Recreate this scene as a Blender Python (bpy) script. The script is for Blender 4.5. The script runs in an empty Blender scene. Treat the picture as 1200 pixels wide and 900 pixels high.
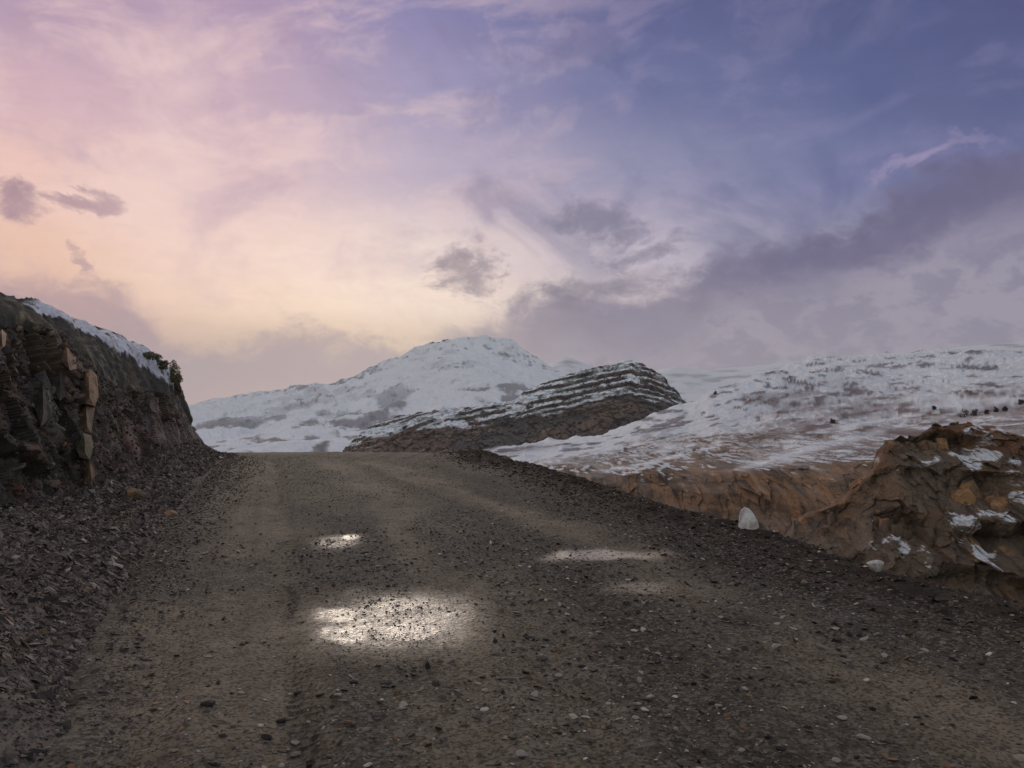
import bpy, math, random
import numpy as np
from mathutils import Vector
from mathutils.bvhtree import BVHTree

random.seed(7)
rng = np.random.default_rng(11)
SC = bpy.context.scene
COL = SC.collection

# ------------------------------------------------------------------ camera
F = 942.0                      # focal length in photo pixels (1200 wide)
PITCH = math.atan(60.0 / F)    # horizon sits at photo row 510
EYE = 1.6
cam_d = bpy.data.cameras.new('camera')
cam_d.sensor_width = 36.0
cam_d.lens = 36.0 * F / 1200.0
cam_d.clip_start = 0.05
cam_d.clip_end = 60000
cam = bpy.data.objects.new('camera', cam_d)
COL.objects.link(cam)
cam.location = (0, 0, EYE)
cam.rotation_euler = (math.pi / 2 + PITCH, 0, 0)
SC.camera = cam

SC.view_settings.view_transform = 'Standard'
SC.view_settings.look = 'None'
SC.view_settings.exposure = 0.12
SC.view_settings.gamma = 1.0
SC.render.engine = 'CYCLES'
SC.cycles.use_denoising = True
SC.cycles.volume_bounces = 0
SC.cycles.max_bounces = 6


def direction(px, py):
    r = (px - 600.0) / F
    u = (450.0 - py) / F
    return r, math.cos(PITCH) - u * math.sin(PITCH), math.sin(PITCH) + u * math.cos(PITCH)


def P(px, py, d):
    """world point seen at a photo position, at distance d along the view (y)"""
    x, y, z = direction(px, py)
    k = d / y
    return (x * k, d, EYE + z * k)


def lin(c):
    return tuple(((v / 255.0) / 12.92 if v <= 10.3 else (((v / 255.0) + 0.055) / 1.055) ** 2.4) for v in c)


# ------------------------------------------------------------------ node helpers
class NB:
    def __init__(self, nt):
        self.nt = nt

    def node(self, t, **kw):
        n = self.nt.nodes.new(t)
        for k, v in kw.items():
            setattr(n, k, v)
        return n

    def put(self, sock, v):
        if isinstance(v, S):
            self.nt.links.new(v.s, sock)
        elif isinstance(v, bpy.types.NodeSocket):
            self.nt.links.new(v, sock)
        else:
            sock.default_value = v

    def math(self, op, a, b=0.0, c=0.0, clamp=False):
        n = self.node('ShaderNodeMath', operation=op, use_clamp=clamp)
        self.put(n.inputs[0], a)
        self.put(n.inputs[1], b)
        self.put(n.inputs[2], c)
        return S(self, n.outputs[0])

    def sstep(self, x, a, b):
        n = self.node('ShaderNodeMapRange', interpolation_type='SMOOTHSTEP')
        self.put(n.inputs['Value'], x)
        n.inputs['From Min'].default_value = a
        n.inputs['From Max'].default_value = b
        return S(self, n.outputs[0])

    def mix(self, f, a, b, mode='MIX'):
        n = self.node('ShaderNodeMix', data_type='RGBA', blend_type=mode)
        self.put(n.inputs[0], f)
        for i, v in ((6, a), (7, b)):
            if isinstance(v, (tuple, list)):
                v = tuple(v)[:3] + (1.0,)
            self.put(n.inputs[i], v)
        return S(self, n.outputs[2])

    def noise(self, vec, scale=1.0, detail=4, rough=0.5, distort=0.0):
        n = self.node('ShaderNodeTexNoise')
        self.put(n.inputs['Vector'], vec)
        n.inputs['Scale'].default_value = scale
        n.inputs['Detail'].default_value = detail
        n.inputs['Roughness'].default_value = rough
        n.inputs['Distortion'].default_value = distort
        return S(self, n.outputs['Fac'])

    def vor(self, vec, scale=1.0, feature='F1', out='Distance'):
        n = self.node('ShaderNodeTexVoronoi', feature=feature)
        self.put(n.inputs['Vector'], vec)
        n.inputs['Scale'].default_value = scale
        return S(self, n.outputs[out])

    def xyz(self, x, y, z):
        n = self.node('ShaderNodeCombineXYZ')
        for i, v in enumerate((x, y, z)):
            self.put(n.inputs[i], v)
        return S(self, n.outputs[0])

    def ramp(self, fac, stops, interp='B_SPLINE'):
        n = self.node('ShaderNodeValToRGB')
        cr = n.color_ramp
        cr.interpolation = interp
        while len(cr.elements) < len(stops):
            cr.elements.new(0.5)
        for e, (p, c) in zip(cr.elements, stops):
            e.position = p
            e.color = tuple(c) + (1.0,)
        self.put(n.inputs[0], fac)
        return S(self, n.outputs[0])


class S:
    def __init__(self, b, s):
        self.b, self.s = b, s

    def __add__(self, o): return self.b.math('ADD', self, o)
    __radd__ = __add__
    def __sub__(self, o): return self.b.math('SUBTRACT', self, o)
    def __rsub__(self, o): return self.b.math('SUBTRACT', o, self)
    def __mul__(self, o): return self.b.math('MULTIPLY', self, o)
    __rmul__ = __mul__
    def __truediv__(self, o): return self.b.math('DIVIDE', self, o)
    def clamp(self): return self.b.math('ADD', self, 0.0, clamp=True)


# ------------------------------------------------------------------ sky (world)
SUN_EL, SUN_AZ = 12.0, -13.0       # degrees; azimuth measured from the view towards the right
world = bpy.data.worlds.new('World')
SC.world = world
world.use_nodes = True
nt = world.node_tree
nt.nodes.clear()
B = NB(nt)
tc = B.node('ShaderNodeTexCoord')
sep = B.node('ShaderNodeSeparateXYZ')
nt.links.new(tc.outputs['Generated'], sep.inputs[0])
X, Y, Z = (S(B, sep.outputs[i]) for i in range(3))
D2R = 180 / math.pi
az = B.math('ARCTAN2', X, Y) * D2R          # 0 = ahead, + right
el = B.math('ARCSINE', Z) * D2R


def azel(px, py):
    x, y, z = direction(px, py)
    return math.degrees(math.atan2(x, y)), math.degrees(math.asin(z / math.sqrt(x * x + y * y + z * z)))


rows = [450, 400, 350, 300, 200, 100, 0]
cols = [
    (0,    [(158,136,150),(168,144,150),(206,166,152),(230,186,162),(230,190,178),(204,168,178),(174,146,168)]),
    (250,  [(168,150,158),(206,178,160),(240,208,186),(236,204,192),(214,182,186),(192,162,178),(168,142,170)]),
    (500,  [(166,154,160),(220,196,174),(244,222,206),(228,208,202),(176,162,184),(146,138,174),(124,120,164)]),
    (750,  [(158,154,166),(164,158,168),(184,172,178),(184,174,188),(132,132,164),(96,102,146),(80,86,134)]),
    (1000, [(156,154,166),(158,150,162),(150,142,158),(136,134,158),(100,106,148),(76,87,134),(66,75,120)]),
    (1200, [(150,148,166),(148,140,158),(140,134,156),(124,122,150),(92,96,140),(73,81,126),(68,73,118)]),
]
base = None
prev_az = None


def colramp(list_ep):
    stops = [(0.0, lin(list_ep[0][1]))]
    for e, c in list_ep:
        stops.append((min(max(e / 60.0, 0.001), 0.99), lin(c)))
    stops.append((1.0, lin((142, 148, 160))))
    return B.ramp(el / 60.0, stops, 'CARDINAL' if False else 'EASE')


sides = []
for px, cl in cols:
    lst = [(azel(px, r)[1], c) for r, c in zip(rows, cl)]
    sides.append((azel(px, 300)[0], colramp(lst)))
back = colramp([(2, (222, 220, 212)), (10, (224, 222, 214)), (20, (214, 214, 208)), (35, (182, 186, 190))])
sides = [(-75.0, sides[0][1])] + [(-60.0, sides[0][1])] + sides + [(60.0, sides[-1][1])]
sky = sides[0][1]
for (a0, _), (a1, c1) in zip(sides[:-1], sides[1:]):
    if c1 is _ or a1 <= a0:
        continue
    sky = B.mix(B.sstep(az, a0 - 2, a1 + 2), sky, c1)
absaz = B.math('ABSOLUTE', az)
sky = B.mix(B.sstep(absaz, 55, 130), sky, back)

# coordinates for the cloud texture: fan-like streaks in the high cloud, ragged low cloud
uv = B.xyz(az * 0.1, el * 0.1, 0.0)
warp = B.noise(uv, 1.3, 5, 0.55)
streakv = B.xyz(az * 0.035 + el * 0.012, el * 0.11 - az * 0.02, warp * 0.8)
st1 = B.noise(streakv, 2.6, 7, 0.58, 0.5)
st2 = B.noise(B.xyz(az * 0.07 + el * 0.03, el * 0.07 - az * 0.01, 5.0), 1.6, 6, 0.55, 0.8)
hi = B.sstep(el, 4, 16)
k1 = B.sstep(st1, 0.44, 0.66)
sky = B.mix(k1 * hi * B.mix(B.sstep(az, -8, 14), (0.42,) * 3, (0.22,) * 3), sky, B.mix(B.sstep(az, -20, 25), lin((238, 206, 196)), lin((140, 132, 172))))
k2 = B.sstep(st2, 0.46, 0.66)
sky = B.mix(k2 * hi * 0.52, sky, B.mix(B.sstep(az, -25, 10), lin((176, 148, 172)), lin((66, 78, 128))))
fine = B.noise(B.xyz(az * 0.05, el * 0.2, warp * 1.5), 7.0, 6, 0.6, 0.4)
sky = B.mix(1.0, sky, B.mix(fine, (0.90, 0.90, 0.90), (1.10, 1.10, 1.10)), 'MULTIPLY')

# ragged clouds
wn = B.noise(B.xyz(az * 0.1, el * 0.14, 2.0), 2.2, 9, 0.62, 0.6)
wn2 = B.noise(B.xyz(az * 0.1 + 9.0, el * 0.14, 7.0), 2.2, 9, 0.62, 0.3)
fr = B.noise(B.xyz(az * 0.1 - el * 0.03, el * 0.16 + az * 0.02, 11.0), 5.5, 9, 0.66, 0.5)
WX = az + (wn - 0.5) * 9.0
WY = el + (wn2 - 0.5) * 6.0


def cloud(px, py, rx, ry, rot=0.0, soft=0.55, ragged=1.2, amt=1.0):
    """soft ragged ellipse in sky direction; radii in photo pixels, rot in degrees (+ = rises to the right)"""
    a, e = azel(px, py)
    kx = 57.3 / F
    rx, ry = rx * kx, ry * kx
    c, s_ = math.cos(math.radians(rot)), math.sin(math.radians(rot))
    dx = WX - a
    dy = WY - e
    u = (dx * c + dy * s_) / rx
    v = (dy * c - dx * s_) / ry
    r2 = u * u + v * v
    m = B.sstep(1.0 - r2 + (fr - 0.5) * (ragged * 2.2), -soft * 0.6, soft * 1.4)
    return m * amt


def over(mask, col, shade=None):
    global sky
    c = lin(col)
    if shade is None:
        shade = tuple(v * 0.82 for v in c)
    else:
        shade = lin(shade)
    sky = B.mix(mask, sky, B.mix(B.sstep(wn, 0.35, 0.65), c, shade))


# low layer at the left: everything under a ragged edge
edge = B.node('ShaderNodeFloatCurve')
edge_pts = [(-200, 300), (0, 318), (80, 322), (140, 345), (200, 390), (270, 398), (330, 376), (400, 392), (470, 404), (530, 388), (590, 352), (660, 338), (740, 342), (800, 330), (860, 284), (930, 276), (1000, 246), (1080, 206), (1200, 176), (1300, 160)]
cm = edge.mapping
cv = cm.curves[0]
pts = [((azel(px, py)[0] + 60) / 120.0, azel(px, py)[1] / 30.0) for px, py in edge_pts]
cv.points[0].location = (0.0, pts[0][1])
cv.points[1].location = (1.0, pts[-1][1])
for p in pts:
    cv.points.new(p[0], p[1])
cm.update()
B.put(edge.inputs['Value'], ((az + 60.0) / 120.0).clamp())
ee = S(B, edge.outputs[0]) * 30.0
low = B.sstep(ee - el + (fr - 0.5) * 4.6 + (wn - 0.5) * 6.0, -1.1, 1.9)
low = low * B.sstep(az, 30.0, 0.0) if False else low
lowcol = B.mix(B.sstep(az, -30, 8), lin((148, 126, 142)), lin((164, 154, 162)))
lowcol2 = B.mix(B.sstep(el, 1.0, 8.0), B.mix(B.sstep(az, -30, 8), lin((162, 148, 156)), lin((168, 160, 168))), lowcol)
under = ee - el + (wn - 0.5) * 5.0 + (wn2 - 0.5) * 4.0
rightcol = B.mix(B.sstep(under, 1.0, 6.5), lin((98, 92, 124)), lin((146, 139, 156)))
rightcol = B.mix(B.sstep(wn + (fr - 0.5) * 0.6, 0.47, 0.60) * B.sstep(el, 1.0, 5.0) * 0.7, rightcol, lin((112, 106, 134)))
rightcol = B.mix(B.sstep(el, 5.0, 1.0) * 0.7, rightcol, lin((158, 152, 164)))
lowcol2 = B.mix(B.sstep(az, -5, 6), lowcol2, rightcol)
sky = B.mix(low * B.sstep(absaz, 75, 50) * B.mix(B.sstep(az, -4, 10), (0.92,) * 3, (0.80,) * 3), sky, lowcol2)
sky = B.mix(cloud(205, 150, 46, 150, -6, 1.8, 1.2, 0.5), sky, lin((236, 208, 200)))
sky = B.mix(cloud(60, 330, 120, 40, -20, 1.8, 1.2, 0.4), sky, lin((226, 178, 158)))

over(cloud(12, 236, 34, 20, 0, 0.8, 0.9, 0.8), (150, 118, 140))
over(cloud(104, 234, 34, 13, 5, 0.8, 1.0, 0.75), (160, 128, 146))
over(cloud(86, 296, 16, 13, -35, 0.8, 0.8, 0.6), (158, 128, 144))
over(cloud(548, 314, 44, 26, 25, 0.8, 1.5, 0.8), (128, 116, 134))
over(cloud(700, 262, 62, 26, -8, 0.9, 1.5, 0.75), (106, 102, 132))
over(cloud(762, 292, 54, 15, 14, 0.8, 1.2, 0.7), (110, 106, 134))
over(cloud(650, 352, 80, 12, 8, 0.9, 1.6, 0.45), (124, 118, 138))
over(cloud(715, 340, 70, 18, 12, 0.9, 1.6, 0.5), (124, 118, 140))
over(cloud(930, 300, 130, 26, 14, 1.0, 1.1, 0.6), (96, 90, 124), (86, 82, 116))
over(cloud(1080, 250, 170, 34, 18, 0.8, 1.1, 0.7), (88, 83, 120), (78, 75, 112))
sky = B.mix(cloud(1080, 184, 60, 8, 12, 1.0, 1.3, 0.5), sky, lin((168, 152, 184)))
sky = B.mix(cloud(1100, 300, 120, 12, 10, 1.4, 1.3, 0.35), sky, lin((150, 140, 164)))
over(cloud(1090, 110, 26, 90, 25, 1.4, 1.6, 0.30), (84, 88, 134))
over(cloud(1100, 385, 240, 32, 4, 1.8, 1.2, 0.35), (150, 144, 166))

nish = B.node('ShaderNodeTexSky')
nish.sky_type = 'NISHITA'
nish.sun_disc = False
nish.sun_elevation = math.radians(SUN_EL)
nish.sun_rotation = math.radians(SUN_AZ)
bg1 = B.node('ShaderNodeBackground')
B.put(bg1.inputs[0], S(B, nish.outputs[0]))
bg1.inputs[1].default_value = 0.05
bg2 = B.node('ShaderNodeBackground')
B.put(bg2.inputs[0], sky)
bg2.inputs[1].default_value = 1.08
mixs = B.node('ShaderNodeMixShader')
mixs.inputs[0].default_value = 0.95      # cloud cover over the clear sky
nt.links.new(bg1.outputs[0], mixs.inputs[1])
nt.links.new(bg2.outputs[0], mixs.inputs[2])
wo = B.node('ShaderNodeOutputWorld')
nt.links.new(mixs.outputs[0], wo.inputs[0])
world.cycles.sampling_method = 'MANUAL'
world.cycles.sample_map_resolution = 1024

# ------------------------------------------------------------------ sun (veiled by cloud)
sd = bpy.data.lights.new('sun', 'SUN')
sd.energy = 1.2
sd.angle = math.radians(12)
sd.color = (1.0, 0.86, 0.70)
sun = bpy.data.objects.new('sun', sd)
COL.objects.link(sun)
a_, e_ = math.radians(SUN_AZ), math.radians(SUN_EL)
sdir = Vector((math.sin(a_) * math.cos(e_), math.cos(a_) * math.cos(e_), math.sin(e_)))
sun.rotation_euler = sdir.to_track_quat('Z', 'Y').to_euler()


# ------------------------------------------------------------------ numpy noise
def _h(ix, iy, iz, s):
    h = (ix * 374761393 + iy * 668265263 + iz * 2147483647 + s * 1274126177) & 0xFFFFFFFF
    h = ((h ^ (h >> 13)) * 1274126177) & 0xFFFFFFFF
    h = ((h ^ (h >> 16)) * 2246822519) & 0xFFFFFFFF
    return ((h ^ (h >> 15)) & 0xFFFFFF) / float(0xFFFFFF)


def vnoise(x, y, z=None, seed=0):
    """smooth value noise in -1..1"""
    if z is None:
        z = np.zeros_like(x)
    ix, iy, iz = np.floor(x).astype(np.int64), np.floor(y).astype(np.int64), np.floor(z).astype(np.int64)
    fx, fy, fz = x - ix, y - iy, z - iz
    fx, fy, fz = (f * f * f * (f * (f * 6 - 15) + 10) for f in (fx, fy, fz))
    r = 0
    flat = not np.any(fz)
    for dz in ((0,) if flat else (0, 1)):
        wz = 1.0 if flat else (fz if dz else 1 - fz)
        for dy in (0, 1):
            wy = fy if dy else 1 - fy
            for dx in (0, 1):
                wx = fx if dx else 1 - fx
                r = r + wx * wy * wz * _h(ix + dx, iy + dy, iz + dz, seed)
    return r * 2 - 1


def fbm(x, y, z=None, oct=5, seed=0, gain=0.5, ridged=False):
    a, t, n = 1.0, 0.0, 0.0
    c, s_ = math.cos(0.6), math.sin(0.6)
    for i in range(oct):
        v = vnoise(x, y, z, seed + i * 17)
        if ridged:
            v = 1 - 2 * np.abs(v)
        t = t + a * v
        n += a
        a *= gain
        x, y = (x * c - y * s_) * 2.03 + 3.1, (x * s_ + y * c) * 2.03 + 1.7
        if z is not None:
            z = z * 2.03 + 5.3
    return t / n


def worley(x, y, z, seed=0):
    """F1, F2 distances and a cell id"""
    ix, iy, iz = (np.floor(v).astype(np.int64) for v in (x, y, z))
    f1 = np.full(x.shape, 9.0)
    f2 = np.full(x.shape, 9.0)
    cid = np.zeros(x.shape)
    for dx in (-1, 0, 1):
        for dy in (-1, 0, 1):
            for dz in (-1, 0, 1):
                cx, cy, cz = ix + dx, iy + dy, iz + dz
                px_ = cx + _h(cx, cy, cz, seed)
                py_ = cy + _h(cx, cy, cz, seed + 1)
                pz_ = cz + _h(cx, cy, cz, seed + 2)
                d = np.sqrt((px_ - x) ** 2 + (py_ - y) ** 2 + (pz_ - z) ** 2)
                idn = _h(cx, cy, cz, seed + 3)
                closer = d < f1
                f2 = np.where(closer, f1, np.minimum(f2, d))
                cid = np.where(closer, idn, cid)
                f1 = np.where(closer, d, f1)
    return f1, f2, cid


def facet(x, y, z, seed=0, tilt=0.7):
    """broken planes: every cell has its own offset and tilt. returns height, edge distance, id"""
    ix, iy, iz = (np.floor(v).astype(np.int64) for v in (x, y, z))
    f1 = np.full(x.shape, 9.0)
    f2 = np.full(x.shape, 9.0)
    h = np.zeros(x.shape)
    cid = np.zeros(x.shape)
    for dx in (-1, 0, 1):
        for dy in (-1, 0, 1):
            for dz in (-1, 0, 1):
                cx, cy, cz = ix + dx, iy + dy, iz + dz
                ax, ay, az_ = cx + _h(cx, cy, cz, seed) - x, cy + _h(cx, cy, cz, seed + 1) - y, cz + _h(cx, cy, cz, seed + 2) - z
                d = np.sqrt(ax * ax + ay * ay + az_ * az_)
                idn = _h(cx, cy, cz, seed + 3)
                hh = (idn - 0.5) + tilt * ((_h(cx, cy, cz, seed + 4) - 0.5) * 2 * ax + (_h(cx, cy, cz, seed + 5) - 0.35) * 2 * az_)
                c_ = d < f1
                f2 = np.where(c_, f1, np.minimum(f2, d))
                h = np.where(c_, hh, h)
                cid = np.where(c_, idn, cid)
                f1 = np.where(c_, d, f1)
    return h, f2 - f1, cid


def sm(x, a, b):
    t = np.clip((x - a) / (b - a), 0, 1)
    return t * t * (3 - 2 * t)


def C(c):
    return np.array(lin(c))


def blend(c, col, m):
    return c * (1 - m[..., None]) + np.asarray(col) * m[..., None]


# ------------------------------------------------------------------ mesh helpers
def mesh_obj(name, verts, faces, mat, color=None, smooth=True, parent=None, extra=None, kind=None, label=None):
    verts = np.asarray(verts, dtype=np.float32).reshape(-1, 3)
    faces = np.asarray(faces, dtype=np.int32)
    k = faces.shape[1]
    me = bpy.data.meshes.new(name)
    me.vertices.add(len(verts))
    me.vertices.foreach_set('co', verts.ravel())
    me.loops.add(faces.size)
    me.loops.foreach_set('vertex_index', faces.ravel())
    me.polygons.add(len(faces))
    me.polygons.foreach_set('loop_start', np.arange(0, faces.size, k, dtype=np.int32))
    me.polygons.foreach_set('use_smooth', np.full(len(faces), smooth, dtype=bool))
    me.update(calc_edges=True)
    if color is not None:
        at = me.color_attributes.new('albedo', 'FLOAT_COLOR', 'POINT')
        c4 = np.ones((len(verts), 4), dtype=np.float32)
        c4[:, :3] = np.asarray(color).reshape(-1, 3)
        at.data.foreach_set('color', c4.ravel())
    if extra:
        for k_, v_ in extra.items():
            a = me.attributes.new(k_, 'FLOAT', 'POINT')
            a.data.foreach_set('value', np.asarray(v_, dtype=np.float32).ravel())
    me.materials.append(mat)
    o = bpy.data.objects.new(name, me)
    COL.objects.link(o)
    if parent:
        o.parent = parent
    if kind:
        o['kind'] = kind
    if label:
        o['label'] = label
    return o


def grid_faces(nv, nu):
    i = np.arange(nv - 1)[:, None] * nu + np.arange(nu - 1)[None, :]
    return np.stack([i, i + 1, i + nu + 1, i + nu], -1).reshape(-1, 4)


def loft(lines, nu, rows_per, samples=None):
    """lines: list of polylines (lists of world points, all with their own u in 0..1). returns (nv,nu,3), t"""
    U = np.linspace(0, 1, nu) if samples is None else samples
    L = []
    for ln in lines:
        u = np.array([p[0] for p in ln])
        q = np.array([p[1] for p in ln])
        L.append(np.stack([np.interp(U, u, q[:, k]) for k in range(3)], -1))
    L = np.array(L)
    # gently smooth each line along u
    for _ in range(3):
        L[:, 1:-1] = (L[:, :-2] + 2 * L[:, 1:-1] + L[:, 2:]) / 4
    out, T = [], []
    for i, n in enumerate(rows_per):
        a, b = L[i], L[i + 1]
        p0 = L[i - 1] if i > 0 else 2 * a - b
        p3 = L[i + 2] if i + 2 < len(L) else 2 * b - a
        for j in range(n + (1 if i == len(rows_per) - 1 else 0)):
            f = j / n
            # mostly linear with a little roundness
            cat = 0.5 * ((2 * a) + (-p0 + b) * f + (2 * p0 - 5 * a + 4 * b - p3) * f * f + (-p0 + 3 * a - 3 * b + p3) * f ** 3)
            out.append(0.7 * (a * (1 - f) + b * f) + 0.3 * cat)
            T.append(i + f)
    return np.array(out), np.array(T)


def pixline(pts, x0, x1):
    """photo points (px,py,d) -> u,world with u from px"""
    return [((p[0] - x0) / (x1 - x0), P(*p)) for p in pts]


def normals(V):
    du = np.gradient(V, axis=1)
    dv = np.gradient(V, axis=0)
    n = np.cross(du, dv)
    n /= (np.linalg.norm(n, axis=-1, keepdims=True) + 1e-9)
    return n


# ------------------------------------------------------------------ materials
def terrain_mat(name, bump=0.3, bscale=8.0, bdist=0.02, rough=0.9, tint=0.25, spec=0.3, tscale=None, wet=False):
    m = bpy.data.materials.new(name)
    m.use_nodes = True
    n = m.node_tree
    n.nodes.clear()
    b = NB(n)
    out = b.node('ShaderNodeOutputMaterial')
    pb = b.node('ShaderNodeBsdfPrincipled')
    n.links.new(pb.outputs[0], out.inputs[0])
    at = b.node('ShaderNodeAttribute', attribute_name='albedo')
    co = S(b, b.node('ShaderNodeTexCoord').outputs['Object'])
    ts = tscale or bscale
    n1 = b.noise(co, ts, 8, 0.65)
    n2 = b.noise(co, ts * 0.13, 4, 0.6)
    v = b.mix(n1, (1 - tint,) * 3, (1 + tint,) * 3)
    v2 = b.mix(n2, (1 - tint * 0.5,) * 3, (1 + tint * 0.5,) * 3)
    c = b.mix(1.0, S(b, at.outputs['Color']), v, 'MULTIPLY')
    c = b.mix(1.0, c, v2, 'MULTIPLY')
    h = b.noise(co, bscale, 10, 0.68)
    bp = b.node('ShaderNodeBump')
    bp.inputs['Strength'].default_value = bump
    bp.inputs['Distance'].default_value = bdist
    if wet:
        w = S(b, b.node('ShaderNodeAttribute', attribute_name='wet').outputs['Fac'])
        spk = b.noise(co, 34.0, 5, 0.7)
        spk2 = b.noise(co, 9.0, 4, 0.65)
        wm = b.sstep(w + (spk - 0.5) * 0.9 + (spk2 - 0.5) * 0.7, 0.08, 1.1)
        b.put(pb.inputs['Roughness'], b.math('SUBTRACT', rough, wm * (rough - 0.45)))
        b.put(pb.inputs['Specular IOR Level'], spec + wm * 0.47)
        pits = b.vor(co, 26.0)
        g = b.vor(co, 55.0)
        h = h + b.sstep(pits, 0.05, 0.5) * -0.5 + g * 0.35
        b.put(bp.inputs['Strength'], bump - wm * bump * 0.45)
        chips = b.sstep(b.vor(co, 38.0, 'F1', 'Color'), 0.60, 0.66)
        c = b.mix(chips * 0.4, c, lin((132, 126, 117)))
        chips2 = b.sstep(b.vor(co, 60.0, 'F1', 'Color'), 0.40, 0.34)
        c = b.mix(chips2 * 0.55, c, lin((34, 32, 31)))
    else:
        pb.inputs['Roughness'].default_value = rough
        pb.inputs['Specular IOR Level'].default_value = spec
    b.put(pb.inputs['Base Color'], c)
    b.put(bp.inputs['Height'], h)
    n.links.new(bp.outputs[0], pb.inputs['Normal'])
    return m


def simple_mat(name, col, col2=None, scale=10.0, rough=0.85, bump=0.3, bdist=0.01, spec=0.3):
    m = bpy.data.materials.new(name)
    m.use_nodes = True
    n = m.node_tree
    n.nodes.clear()
    b = NB(n)
    out = b.node('ShaderNodeOutputMaterial')
    pb = b.node('ShaderNodeBsdfPrincipled')
    n.links.new(pb.outputs[0], out.inputs[0])
    co = S(b, b.node('ShaderNodeTexCoord').outputs['Object'])
    nz = b.noise(co, scale, 8, 0.65)
    col2 = col2 or tuple(v * 0.55 for v in col)
    b.put(pb.inputs['Base Color'], b.mix(b.sstep(nz, 0.35, 0.65), lin(col), lin(col2)))
    pb.inputs['Roughness'].default_value = rough
    pb.inputs['Specular IOR Level'].default_value = spec
    bp = b.node('ShaderNodeBump')
    bp.inputs['Strength'].default_value = bump
    bp.inputs['Distance'].default_value = bdist
    b.put(bp.inputs['Height'], b.noise(co, scale * 2.2, 8, 0.65))
    n.links.new(bp.outputs[0], pb.inputs['Normal'])
    return m


# ------------------------------------------------------------------ the road
def G0(y):
    """long profile of the road"""
    y = np.asarray(y, dtype=float)
    g = 0.046 * y - 0.0029 * np.maximum(0, y - 18) ** 2
    y2 = 46.0
    s2 = 0.046 - 2 * 0.0029 * (y2 - 18)
    g2 = 0.046 * y2 - 0.0029 * (y2 - 18) ** 2
    g = np.where(y > y2, g2 + s2 * (y - y2), g)
    return np.where(y < -6, -0.276 + 0.02 * (y + 6), g)


def hitroad(px, py):
    x, y, z = direction(px, py)
    for d in np.linspace(1.5, 60, 6000):
        if EYE + z * d / y <= G0(d):
            return (x * d / y, d)
    return (x / y * 26.0, 26.0)


edge_px = [(1215, 716), (1100, 690), (1027, 668), (950, 641), (880, 620), (800, 600), (740, 580), (680, 560), (640, 549), (600, 540)]
edge_w = [hitroad(*p) for p in edge_px]
EY = np.array([-20.0, 0.0, 3.0] + [p[1] for p in edge_w] + [33.0, 45.0, 70.0])
EX = np.array([4.2, 4.9, 5.0] + [p[0] for p in edge_w] + [-1.5, -9.0, -34.0])
o_ = np.argsort(EY)
EY, EX = EY[o_], EX[o_]
toe_px = [(122, 905), (130, 824), (151, 711), (176, 660), (205, 612), (236, 576), (264, 541)]
toe_w = [hitroad(*p) for p in toe_px]
TY = np.array([-20.0, -6.0, 1.0] + [p[1] for p in toe_w] + [34.0, 46.0, 70.0])
TX = np.array([-2.6, -1.9, -1.6] + [p[0] for p in toe_w] + [-14.0, -24.0, -52.0])
o_ = np.argsort(TY)
TY, TX = TY[o_], TX[o_]

# tyre track followed by the tread marks, and fainter parallel ruts
track_px = [(352, 900), (340, 760), (331, 660), (326, 600), (324, 560), (322, 540)]
tw = [hitroad(*p) for p in track_px]
KY = np.array([-20.0] + [p[1] for p in tw])
KX = np.array([-0.6] + [p[0] for p in tw])
faint = [[(1250, 900), (1000, 760), (760, 650), (600, 590), (500, 556), (455, 538)],
         [(150, 900), (200, 740), (235, 640), (262, 590), (285, 556), (300, 538)],
         [(700, 900), (640, 740), (560, 640), (490, 585), (430, 552), (400, 538)]]
FT = []
for f_ in faint:
    w_ = [hitroad(*p) for p in f_]
    ys = np.array([p[1] for p in w_]); xs = np.array([p[0] for p in w_])
    o_ = np.argsort(ys)
    FT.append((ys[o_], xs[o_]))

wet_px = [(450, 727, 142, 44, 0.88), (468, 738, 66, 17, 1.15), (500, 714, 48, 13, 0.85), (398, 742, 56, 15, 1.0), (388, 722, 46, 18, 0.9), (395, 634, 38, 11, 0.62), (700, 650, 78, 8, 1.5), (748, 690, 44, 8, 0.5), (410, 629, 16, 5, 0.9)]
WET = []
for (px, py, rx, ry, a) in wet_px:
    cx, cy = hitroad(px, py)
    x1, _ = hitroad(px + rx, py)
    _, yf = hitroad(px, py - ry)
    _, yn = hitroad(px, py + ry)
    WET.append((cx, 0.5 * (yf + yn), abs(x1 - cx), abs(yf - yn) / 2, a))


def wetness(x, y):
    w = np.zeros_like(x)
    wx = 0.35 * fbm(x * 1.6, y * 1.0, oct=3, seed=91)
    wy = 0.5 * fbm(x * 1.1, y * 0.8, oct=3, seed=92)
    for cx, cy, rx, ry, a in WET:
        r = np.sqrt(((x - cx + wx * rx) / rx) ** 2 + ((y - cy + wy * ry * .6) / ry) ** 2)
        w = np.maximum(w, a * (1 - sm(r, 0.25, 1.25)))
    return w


SMOOTH = []          # smooth trodden dirt bands: photo path, half width in metres
for pth, hw in [([(1260, 905), (1090, 820), (960, 752), (870, 706), (800, 676)], 0.42), ([(1180, 800), (1020, 770), (900, 748)], 0.25), ([(760, 655), (640, 612), (540, 580), (470, 556), (440, 540)], 0.45),
                ([(230, 905), (262, 760), (285, 660), (300, 600), (310, 560), (315, 540)], 0.75), ([(480, 905), (540, 800), (500, 640), (450, 590), (410, 560), (380, 540)], 0.3)]:
    w_ = [hitroad(*p) for p in pth]
    ys = np.array([p[1] for p in w_]); xs = np.array([p[0] for p in w_])
    o_ = np.argsort(ys)
    SMOOTH.append((ys[o_], xs[o_], hw))


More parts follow.
